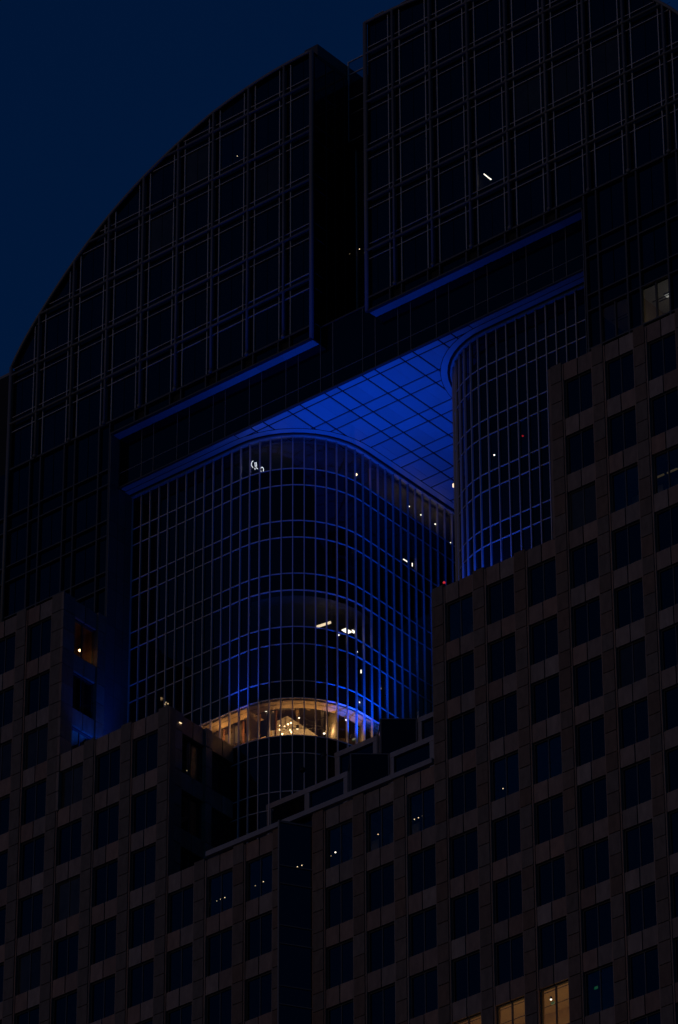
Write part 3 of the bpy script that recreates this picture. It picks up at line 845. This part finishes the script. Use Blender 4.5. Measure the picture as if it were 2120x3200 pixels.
# slender inner window frames and dark glazed screens at the left end of the lounge
for i in range(7, 16):
    q = plan(-1.25)[i]
    build(MB().box(q[0]-.06, q[0]+.06, q[1]-.06, q[1]+.06, -27.4, -24.2 if i % 3 else ZC-.02), 'inner_post', M['wood'] if i % 2 else M['ceil'], tl)
    if i in (8, 9, 12, 13):
        q2 = plan(-1.25)[i+1]; build(MB().quad((q[0], q[1], -25.9), (q2[0], q2[1], -25.9), (q2[0], q2[1], -24.7), (q[0], q[1], -24.7)), 'inner_screen', M['ceil'], tl)
    if i in (7, 10, 14):
        q2 = plan(-1.25)[i+1]; build(MB().quad((q[0], q[1], -25.6), (q2[0], q2[1], -25.6), (q2[0], q2[1], -24.32), (q[0], q[1], -24.32)), 'inner_screen', M['grey_in'], tl)
# white gabled wall, three and a half metres in
def gable(pts, d, mat, nm, thick=.15):
    P = [tpos(*q, d) for q in pts]; n = np.array([-.636, .772, 0])*thick; b = MB(); k = len(P)
    b.v = [tuple(p) for p in P]+[tuple(p+n) for p in P]
    b.f = [tuple(range(k)), tuple(reversed(range(k, 2*k)))]+[((i+1) % k, i, k+i, k+(i+1) % k) for i in range(k)]
    return build(b, nm, mat, tl)
gable([G8(436, 520), G8(440, 455), G8(652, 360), G8(905, 525), G8(900, 700), G8(436, 700)], 3.2, M['white'], 'gable_wall')
gable([G8(445, 540), G8(445, 478), G8(500, 500), G8(500, 540)], 3.1, M['wood'], 'timber_panel')
# tan rear wall and inner partitions
rw = MB()
for a, b in (((-17.5, 6.5), (-13.0, 11.0)), ((-13.0, 11.0), (-12.0, 16.0)), ((-17.5, 6.5), (-18.6, 2.7))):
    rw.quad((a[0], a[1], -27.4), (b[0], b[1], -27.4), (b[0], b[1], ZC), (a[0], a[1], ZC))
build(rw, 'rear_wall', M['plaster'], tl)
for a, b in ((( -14.2, 2.65), (-14.4, 5.2)), ((-9.5, 8.3), (-11.2, 9.6)), ((-10.0, 6.3), (-11.6, 7.4))):
    rw = MB(); n = Vector((-(b[1]-a[1]), b[0]-a[0], 0)).normalized()*.1
    rw.prism([a, b, (b[0]+n.x, b[1]+n.y), (a[0]+n.x, a[1]+n.y)], -27.4, -24.2 if a[0] < -14 else -23.6, 'Z')
    build(rw, 'partition', M['grey_in'] if a[0] > -14 else M['plaster'], tl)
# beams, duct and rods on the ceiling
def rod(p, q, r, mat, nm): return build(MB().tube([tuple(p), tuple(q)], r), nm, mat, tl, True)
for a, b, d1, d2 in ((G8(500, 310), G8(930, 330), 2.0, 2.0), (G8(720, 290), G8(830, 320), 1.0, 2.6), (G8(880, 290), G8(960, 330), 1.1, 2.4), (G8(600, 280), G8(700, 330), .9, 2.6)):
    p, q = tpos(*a, d1), tpos(*b, d2); p[2] = q[2] = ZC-.22
    rod(p, q, .26, M['plaster'] if a[0] > 850 else M['duct'], 'duct')
for a, b, d in ((G8(780, 370), G8(960, 470), 2.4), (G8(840, 415), G8(1000, 350), 2.4), (G8(545, 452), G8(1010, 470), 2.2), (G8(1010, 420), G8(1120, 380), 1.6), (G8(420, 480), G8(590, 430), 2.)):
    p, q = tpos(*a, d), tpos(*b, d); rod(p, q, .022, M['fixture'], 'tie_rod')
for x in range(5):
    p = Vector((-15.6+x*1.25, 4.2+x*.95, ZC-.14)); q = p+Vector((-3.0, 3.6, 0))
    rod(p, q, .11, M['duct'] if x % 2 else M['plaster'], 'ceiling_beam')
# sill rail seen through the glass
for a, b, d in ((G8(180, 520), G8(400, 480), .5),):
    pass

# chandelier
cc = tpos(*G8(632, 455), 2.4)
ch = thing('chandelier', 'sputnik chandelier with glowing round bulbs in the warm lit lounge', 'chandelier', (cc[0], cc[1], cc[2]+ZG))
cm = MB().tube([(cc[0], cc[1], cc[2]-.1), (cc[0], cc[1], ZC-.02)], .014).ball(cc, .07)
cm.tube([(cc[0], cc[1], ZC-.09), (cc[0], cc[1], ZC-.03)], .10)
chs = build(cm, 'stem', M['fixture'], ch, True)
for (bx_, by_) in ((655, 428), (678, 417), (588, 473), (608, 508), (684, 494), (590, 436), (672, 478), (628, 448)):
    bp = deeper(hit_tower(*G8(bx_, by_)), 2.4+random.uniform(-.25, .25)); bp[2] = max(min(bp[2], ZC-.15), -25.6)
    build(MB().tube([tuple(cc), tuple(bp)], .010, 6), 'arm', M['fixture'], ch)
    build(MB().ball(bp, .06, 10, 6), 'bulb', M['lamp_warm'], ch, True)

def downlight(p, label, mat, r=.06, body_=True, group=None, cat='ceiling light', up=None):
    t = thing('ceiling_light', label, cat, (p[0], p[1], p[2]+ZG), group)
    build(MB().tube([(p[0], p[1], p[2]+.02), (p[0], p[1], p[2]+r*2.6)], r*1.15, 10), 'housing', M['fixture'], t)
    build(MB().ball((p[0], p[1], p[2]), r, 10, 6, .8), 'lens', mat, t, True)
    return t
for q, d, lab, big in (((475, 322), 1.2, 'black track spotlight in the lounge, above the timber panel', .07), ((745, 376), 1.4, 'black hanging spotlight in the lounge, right of the chandelier', .055), ((1132, 392), 1.0, 'wide spotlight near the right end of the lounge', .07), ((951, 503), 1.6, 'hanging spotlight low over the white gable foot', .075)):
    p = tpos(*G8(*q), d); downlight(p, lab, M['lamp_white'], big)
for q, lab in (((507, 452), 'round recessed light on the white gable, left of the chandelier'), ((732, 464), 'round recessed light on the white gable, right of the chandelier')):
    p = tpos(*G8(*q), 3.12); downlight(p, lab, M['lamp_soft'], .085)
p = tpos(*G8(1195, 552), .9); o = build(MB().box(p[0]-.12, p[0]+.12, p[1]-.03, p[1]+.03, p[2]-.07, p[2]+.07), 'exit_sign', M['lamp_green']); tag(o, 'small green exit sign glowing at the right end of the lounge', 'exit sign')
def point(loc, e, col, r=.15):
    l = bpy.data.lights.new('room_lamp', 'POINT'); l.energy = e; l.color = col; l.shadow_soft_size = r
    o = bpy.data.objects.new('room_lamp', l); COL.objects.link(o); o.location = (loc[0], loc[1], loc[2]+ZG); return o
WARM = (1., .53, .19)
for px_, py_, d, e in ((640, 470, 1.9, 48), (1000, 480, 1.6, 46), (330, 470, 1.2, 28), (1200, 520, .9, 26), (120, 500, 1.0, 18), (840, 440, 1.4, 26)):
    p = tpos(*G8(px_, py_), d); p[2] = min(p[2], -24.6); point(p, e, WARM, .25)

# ================================================================ OTHER LAMPS INSIDE
def small(p, kind, label, group=None):
    if kind == 'spot': return downlight(p, label, M['lamp_white'], .06, group=group)
    if kind in ('tiny',): return downlight(p, label, M['lamp_soft'], .034, group=group)
    if kind == 'tinyw': return downlight(p, label, M['lamp_white'], .05, group=group)
    if kind == 'tiny2': return downlight(p, label, M['lamp_dim'], .036, group=group)
    if kind == 'dim': return downlight(p, label, M['lamp_dim'], .10, group=group)
    if kind == 'globe':
        t = downlight(p, label, M['lamp_warm'], .12, group=group); point((p[0]+.25, p[1]-.2, p[2]-.2), .8, WARM, .05); return t
    if kind == 'red': return downlight(p, label, M['lamp_red'], .07, cat='red lamp')
    if kind in ('slim', 'warmslim'):
        t = thing('wall_lamp_or_glint', label, 'lamp', (p[0], p[1], p[2]+ZG))
        build(MB().tube([(p[0], p[1], p[2]-.12), (p[0], p[1], p[2]+.12)], .035 if kind == 'slim' else .06), 'lens', M['lamp_white'] if kind == 'slim' else M['lamp_soft'], t)
        build(MB().tube([(p[0], p[1], p[2]+.12), (p[0], p[1], p[2]+.2)], .05), 'housing', M['fixture'], t); return t
    if kind == 'pair':  # reflected glints added as glowing bulbs, no real fitting
        t = thing('wall_lamp_or_glint', label, 'lamp', (p[0], p[1], p[2]+ZG))
        build(MB().ball((p[0]+.05, p[1]+.04, p[2]+.08), .05), 'bulb', M['lamp_white'], t); build(MB().ball((p[0]-.02, p[1]-.02, p[2]-.1), .04, sz=1.6), 'bulb', M['lamp_soft'], t)
        build(MB().tube([(p[0], p[1], p[2]-.1), (p[0], p[1], p[2]+.2)], .015), 'bracket', M['fixture'], t); return t
    if kind == 'bar':
        t = thing('strip_lamp', label, 'lamp', (p[0], p[1], p[2]+ZG))
        build(MB().box(p[0]-.03, p[0]+.03, p[1]-.30, p[1]+.30, p[2]-.02, p[2]+.02), 'lens', M['lamp_white'], t)
        build(MB().box(p[0]-.05, p[0]+.05, p[1]-.34, p[1]+.34, p[2]+.02, p[2]+.07), 'housing', M['fixture'], t); return t
for (px, py), d, kind, lab in TOWER_LAMPS_GLINTS: small(tpos(px, py, d), kind, lab)
for (px, py), d, kind, lab in R_LAMPS: small(deeper(hit_tower(px, py, True), d), kind, lab)
# long strip light and bright ceiling panels on the dim storey
a, b = tpos(*U(280, 500), 1.6), tpos(*U(418, 455), 1.6)
t = thing('strip_lamp', 'long lit ceiling strip on the dim storey of the rounded tower', 'lamp', (a[0], a[1], a[2]+ZG))
build(MB().tube([tuple(a), tuple(b)], .09), 'lens', M['lamp_soft'], t)
build(MB().tube([tuple(a+np.array([0, 0, .13])), tuple(b+np.array([0, 0, .13]))], .06), 'housing', M['fixture'], t)
for q, lab in (((578, 538), 'larger bright ceiling panel at the turn of the rounded tower'), ((642, 543), 'smaller bright ceiling panel beside the larger one at the tower turn')):
    p = tpos(*U(*q), .8); s = .30 if q[0] < 600 else .18
    t = thing('ceiling_panel', lab, 'ceiling light', (p[0], p[1], p[2]+ZG))
    build(MB().box(p[0]-s*.6, p[0]+s*.6, p[1]-s, p[1]+s, p[2]-.03, p[2]), 'lens', M['lamp_white'], t)
    build(MB().box(p[0]-s*.6-.03, p[0]+s*.6+.03, p[1]-s-.03, p[1]+s+.03, p[2]+.003, p[2]+.06), 'housing', M['fixture'], t)
for px_, py_, d, e in ((380, 480, 1.2, 2.6), (620, 500, .7, 1.2)):
    p = tpos(*U(px_, py_), d); point(p, e, (1, .8, .6), .2)
# grey ceiling surfaces on the two dim storeys
for z, i0, i1 in ((-16.42, 12, 26), (ZS+.0, 10, 43)):
    pl0, pl1 = plan(-.35), plan(-4.0); gb_ = MB(); zz = z if z < -10 else -4.72
    for i in range(i0, min(i1, len(pl0)-1)):
        p, q, r_, s_ = pl0[i], pl0[i+1], pl1[i+1], pl1[i]
        gb_.quad((p[0], p[1], zz), (q[0], q[1], zz), (r_[0], r_[1], zz), (s_[0], s_[1], zz))
        gb_.quad((s_[0], s_[1], zz-2.6), (r_[0], r_[1], zz-2.6), (r_[0], r_[1], zz), (s_[0], s_[1], zz))
    build(gb_, 'office_ceiling', M['grey_in'], tl)
p = tpos(*C4(420, 868), 1.1); point((p[0], p[1], -5.6), 3.4, (1, .74, .38), .3)
p = tpos(*C4(330, 780), 1.3); point((p[0], p[1], -5.6), 3.0, (1, .74, .38), .3)
p = tpos(880, 1430, 1.5); point((p[0], p[1], -5.7), 1.2, (1, .85, .65), .3)
p = tpos(*C4(500, 915), 1.1); point((p[0], p[1], -5.6), 2.6, (1, .74, .38), .3)
# neon lettering behind the glass
N4 = lambda x, y: (750+x/3.92, 1330+y/3.92)
nn = thing('neon_sign', 'white neon lettering glowing behind glass under the soffit', 'neon sign', tuple(np.array(tpos(*N4(240, 520), .35))+np.array([0, 0, ZG])))
for st_ in ([(165, 430), (148, 445), (140, 470), (148, 500), (162, 515)], [(184, 450), (187, 498)], [(200, 448), (206, 500)], [(188, 498), (206, 495)], [(183, 518), (187, 540)], [(197, 512), (208, 522), (220, 530)],
            [(272+18*math.cos(t), 540+32*math.sin(t)) if True else 0 for t in np.linspace(0, 6.283, 15)], [(318, 572), (326, 556), (338, 558), (338, 572)]):
    build(MB().tube([tuple(tpos(*N4(x, y), .35)) for x, y in st_], .017, 6), 'letter_stroke', M['neon'], nn)
# lit bay high in the right wing
p = onY(*[1520, 548], 1.3)
t = thing('strip_lamp', 'bright slanted strip lamp behind a pane high in the right wing', 'lamp', (p[0], p[1], p[2]+ZG))
q0, q1 = deeper(onY(1514, 543, YG), .9), deeper(onY(1535, 560, YG), .9)
build(MB().tube([tuple(q0), tuple(q1)], .045), 'lens', M['lamp_white'], t)
build(MB().tube([tuple(q0+np.array([0, 0, .1])), tuple(q1+np.array([0, 0, .1]))], .05), 'housing', M['fixture'], t)
point((q0[0], q0[1], q0[2]-.25), .25, WARM, .05)
p = deeper(onY(742, 487, YG), .8); small(p, 'tiny', 'lone tiny bulb behind a pane of the left arched wing')
p = onY(1127, 780, 4.5); small(np.array([p[0], 4.4, p[2]]), 'tiny', 'tiny bulb in the dark vertical slot')
# dim rooms behind the right flank
for k in (5, 6, 7):
    x0, x1 = k*BX+.5, (k+1)*BX-.5; z0, z1 = -3*FH+HH, -2*FH-HH
    rm = MB().quad((x0-.5, .36, z1-.08), (x1+.5, .36, z1-.08), (x1+.5, 3.36, z1-.08), (x0-.5, 3.36, z1-.08)).quad((x0-.5, 3.36, z0), (x1+.5, 3.36, z0), (x1+.5, 3.36, z1), (x0-.5, 3.36, z1))
    rm.quad((x1+.49, .36, z0), (x1+.49, 3.36, z0), (x1+.49, 3.36, z1), (x1+.49, .36, z1))
    build(rm, 'office_room', M['white'] if k > 5 else M['plaster'], fl_r)
    for zz, yy in ((z1-.5, 1.2), (z1-.1, 1.9)): build(MB().box(x0, x1, yy-.02, yy+.02, zz-.02, zz+.02), 'ceiling_rail', M['fixture'], fl_r)
    point(((x0+x1)/2+.3, 1.6, z0+.7), (1.1, 4.2, 4.0)[k-5], (1, .86, .6) if k > 5 else (1, .75, .35), .3)
for k, lab in ((6, 'dim ceiling light fitting in the lit office at the right flank'),):
    x = (k+.62)*BX; t = thing('ceiling_panel', lab, 'ceiling light', (x, 2, -9.0+ZG))
    build(MB().box(x-.7, x+.5, 1.5, 1.75, -8.72, -8.66), 'lens', lamp_mat('panel_dim', (1, .95, .8), .35), t)
    build(MB().box(x-.74, x+.54, 1.46, 1.79, -8.655, -8.62), 'housing', M['fixture'], t)
# granite rooms
for (px, py), d, kind, g_ in GR_LAMPS:
    p = deeper(onY(px, py, YW), d); small(p, kind, g_, 'tiny bulbs behind granite windows')
p = deeper(onY(*C5(1330, 870), -4.6), .02)
for q, lab in (((1330, 870), 'left one of two tiny bulbs in the angled glass bay'), ((1350, 863), 'right one of two tiny bulbs in the angled glass bay')):
    for Y in np.arange(-5.7, -3.8, .02):
        p = onY(*C5(*q), Y)
        t_ = (p[0]-vb_a[0])/(vb_r[0]-vb_a[0])
        if Y >= vb_a[1]+t_*(vb_r[1]-vb_a[1]): break
    small(p-np.array([.03, .06, 0]), 'tiny', lab)
for k, f in AMBER:
    x0, x1 = k*BX, (k+1)*BX; zt_ = PF(f)-.64; zb_ = PF(f+1)-.45
    rm = MB().quad((x0, -3.34, zt_), (x1, -3.34, zt_), (x1, -.46, zt_), (x0, -.46, zt_)).quad((x0, -.47, zb_), (x1, -.47, zb_), (x1, -.47, zt_), (x0, -.47, zt_))
    if k == 4: rm.quad((x1-.02, -3.34, zb_), (x1-.02, -.46, zb_), (x1-.02, -.46, zt_), (x1-.02, -3.34, zt_))
    if k == 2: rm.quad((x0+.02, -3.34, zb_), (x0+.02, -.46, zb_), (x0+.02, -.46, zt_), (x0+.02, -3.34, zt_))
    build(rm, 'lit_room', M['plaster'], gran)
    for y_ in (-2.55, -1.2): build(MB().box(x0+.02, x1-.02, y_-.018, y_+.018, zt_-.02, zt_-.002), 'ceiling_rail', M['fixture'], gran)
    point((x0+BX/2, -2.2, zb_+1.0), 30 if k > 2 else 22, (1, .62, .22), .4)
p = deeper(onY(*C6(1002, 1460), YW), 1.5); p[2] = min(p[2], PF(10)-.72); downlight(p, 'white ceiling lamp in the tallest amber lit granite window', M['lamp_white'], .06)
for (q, lab) in ((C6(1010, 1476), 'small green exit sign inside the amber lit granite window'), (C6(1203, 1408), 'small green exit sign behind a dark granite window')):
    p = deeper(onY(*q, YW), .9); o = build(MB().box(p[0]-.12, p[0]+.12, p[1]-.02, p[1]+.02, p[2]-.08, p[2]+.08), 'exit_sign', M['lamp_green']); tag(o, lab, 'exit sign')
# faint strip fittings in two upper right windows
for q0, q1, lab in ((C4(1465, 705), C4(1505, 685), 'dim yellow strip light behind an upper granite window, left pane'), (C4(1520, 682), C4(1565, 660), 'dim yellow strip light behind an upper granite window, right pane')):
    a, b = deeper(onY(*q0, YW), 1.2), deeper(onY(*q1, YW), 1.2)
    t = thing('strip_lamp', lab, 'lamp', (a[0], a[1], a[2]+ZG)); b[1] = a[1]; b[2] = a[2]
    build(MB().tube([tuple(a), tuple(b)], .06), 'lens', M['tube_dim'], t); build(MB().tube([tuple(a+np.array([0, 0, .1])), tuple(b+np.array([0, 0, .1]))], .05), 'housing', M['fixture'], t)
for cell in DIMOFF:
    k, f = cell; x0, x1 = k*BX+.4, (k+1)*BX-.4
    rm = MB().quad((x0, -3.30, PF(f)-.66), (x1, -3.30, PF(f)-.66), (x1, -.5, PF(f)-.66), (x0, -.5, PF(f)-.66)).quad((x0, -1.6, PF(f+1)-.4), (x1, -1.6, PF(f+1)-.4), (x1, -1.6, PF(f)-1.6), (x0, -1.6, PF(f)-1.6))
    build(rm, 'office_room', M['grey_in'], gran); point(((x0+x1)/2+.4, -2.4, PF(f)-2.0), .08, (1, .9, .6), .2)
# lit rooms behind the side windows of the left steps
E5 = lambda x, y: (x*600/1568, 1800+y*600/1568)
rm = MB()
X = XLo; P = PF(0); rm.quad((X-2.8, -3.2, P-3.9), (X-2.8, -.5, P-3.9), (X-2.8, -.5, P-.7), (X-2.8, -3.2, P-.7)).quad((X-.5, -3.2, P-.95), (X-.5, -.5, P-.95), (X-2.8, -.5, P-.95), (X-2.8, -3.2, P-.95))
rm.quad((X-.5, -.52, P-3.9), (X-2.8, -.52, P-3.9), (X-2.8, -.52, P-.7), (X-.5, -.52, P-.7))
build(rm, 'lit_room', M['wood'], gran)
p = deeper(onX(*E5(655, 607), X-.4), .5); small(p, 'globe', 'bright amber lamp in the side window above the blue-lit stone')
point((X-1.4, -1.5, P-2.6), 1.6, (1, .55, .12), .2)
P = PF(2); rm = MB().quad((X-2.4, -3.2, P-3.9), (X-2.4, -.5, P-3.9), (X-2.4, -.5, P-.7), (X-2.4, -3.2, P-.7)).quad((X-.5, -3.2, P-.95), (X-.5, -.5, P-.95), (X-2.4, -.5, P-.95), (X-2.4, -3.2, P-.95))
build(rm, 'lit_room', M['plaster'], gran); point((X-1.4, -2.3, P-2.2), .10, (1, .65, .25), .2)
for q, lab, kd in (((833, 440), 'fainter tiny bulb behind the side window of the middle step', 'tiny2'), ((889, 472), 'brighter tiny bulb behind the side window of the middle step', 'tinyw')):
    small(deeper(onX(*C5(*q), -14.95-.4), .5), kd, lab)
# wall lamp under the parapet of the middle step
p = onX(*C5(803, 226), -14.93)
t = thing('wall_lamp_or_glint', 'small white wall lamp under the parapet of the middle granite step', 'lamp', (p[0], p[1], p[2]+ZG))
build(MB().box(p[0]-.02, p[0]+.05, p[1]-.1, p[1]+.1, p[2]+.0, p[2]+.07), 'housing', M['fixture'], t)
build(MB().box(p[0]+.0, p[0]+.05, p[1]-.09, p[1]+.09, p[2]-.05, p[2]-.005), 'lens', M['lamp_soft'], t)
# beacons on the corner piers
def beacon(x, y, z, label, mat, amber):
    t = thing('roof_beacon', label, 'beacon', (x, y, z+ZG))
    build(MB().tube([(x, y, z), (x, y, z+.10)], .10, 10).tube([(x, y, z+.10), (x, y, z+.2)], .05), 'base', M['fixture'], t)
    if amber:
        for i in range(5):
            an = 1.25*i; c_ = (x+.1*math.cos(an), y+.1*math.sin(an), z+.30+.08*math.sin(2.1*i))
            build(MB().ball(c_, .045), 'bulb', mat, t, True)
        build(MB().tube([(x, y, z+.2), (x, y, z+.42)], .03), 'stem', M['fixture'], t)
    else:
        build(MB().ball((x, y, z+.28), .09, 10, 6), 'lens', mat, t, True)
beacon(-15.33, -3.75, PF(3)+.16, 'amber lantern on the corner pier of the middle granite step', M['lamp_dim'], True)
beacon(2*XM+15.7, -3.75, PF(3)+.16, 'red beacon on the corner pier of the right granite step', M['lamp_red'], False)

# ================================================================ BLUE FLOODLIGHTS
BLUE = (.0, .074, 1.)
def flood(loc, target, e, label, cone=70, blend=.6, size=.12, group='blue floodlights on the terraces'):
    L, T = Vector((loc[0], loc[1], loc[2]+ZG)), Vector((target[0], target[1], target[2]+ZG)); d = (T-L).normalized()
    t = thing('floodlight', label, 'floodlight', L, group)
    q = d.to_track_quat('Z', 'Y')
    hb = MB(); hb.tube([(0, 0, -.22), (0, 0, -.06)], .15, 12).tube([(0, 0, -.06), (0, 0, -.02)], .19, 12)
    h = bpy.data.objects.new('housing', hb.mesh('housing', M['fixture'], lift=False)); COL.objects.link(h); h.parent = t; h.rotation_euler = q.to_euler()
    lb_ = MB().tube([(0, 0, -.019), (0, 0, -.012)], .155, 12)
    h2 = bpy.data.objects.new('lens', lb_.mesh('lens', M['lamp_blue'], lift=False)); COL.objects.link(h2); h2.parent = t; h2.rotation_euler = q.to_euler()
    l = bpy.data.lights.new('blue_lamp', 'SPOT'); l.energy = e; l.color = BLUE; l.spot_size = math.radians(cone); l.spot_blend = blend; l.shadow_soft_size = size
    lo = bpy.data.objects.new('blue_lamp', l); COL.objects.link(lo); lo.location = L+d*.06; lo.rotation_euler = (-d).to_track_quat('Z', 'Y').to_euler()
    return t
flood((-7.9, 6.6, -27.6), (-9.4, 6.8, -14), 2500, 'blue floodlight close to the turn of the left rounded tower', 76)
flood((-7.4, 9.4, -27.6), (-9.0, 8.6, -12), 900, 'blue floodlight close to the side of the left rounded tower', 70)
flood((-5.2, 7.0, -27.6), (-5.0, 4.6, -4.5), 2300, 'blue floodlight in the middle of the gap between the towers', 56, .9)
flood((-1.4, 8.4, -27.6), (-1.4, 6.5, -4.5), 800, 'blue floodlight close to the right rounded tower', 66, .9)
flood((-4.6, -1.6, -33), (-4.6, .5, -.7), 2300, 'blue floodlight on the low terrace in front of the gap', 46, 1.0)
flood((-5.6, -2.4, -34), (-9.8, 2.2, -10), 3400, 'blue floodlight on the low terrace turned to the rounded tower', 40, 1.0)
flood((-15.2, .1, -26.6), (-12.6, 2.6, -18), 1300, 'blue floodlight on the left terrace beside the lounge', 60, .9)
flood((6.6, .2, -26.8), (4.4, 2.4, -19), 1300, 'blue floodlight on the right terrace at the foot of the right tower', 96, 1.0)
flood((-22.7, -.9, -26.5), (-24.0, -1.0, -23.4), 340, 'blue floodlight at the foot of the stone side wall', 90, 1.0)
flood((-22.6, -.4, -26.7), (-24.0, 1.2, -12), 420, 'blue floodlight at the foot of the tall reveal', 36, 1.0)
# small roof fittings on the edge of the right wing
for (px_, py_), lab, ww in ((C2(243, 62), 'small pale roof vent on the edge of the right arched wing, next to the slot', .32), (C2(362, 6), 'small pale roof vent farther along the edge of the right arched wing', .4)):
    p = onY(px_, py_, .35)
    t = thing('roof_vent', lab, 'roof vent', (p[0], p[1], p[2]-.25+ZG))
    build(MB().box(p[0]-ww, p[0]+ww, .2, .6, 22.3, p[2]-.06), 'housing', M['tube'], t)
    build(MB().box(p[0]-ww-.05, p[0]+ww+.05, .15, .65, p[2]-.06, p[2]), 'cap', M['rail'], t)
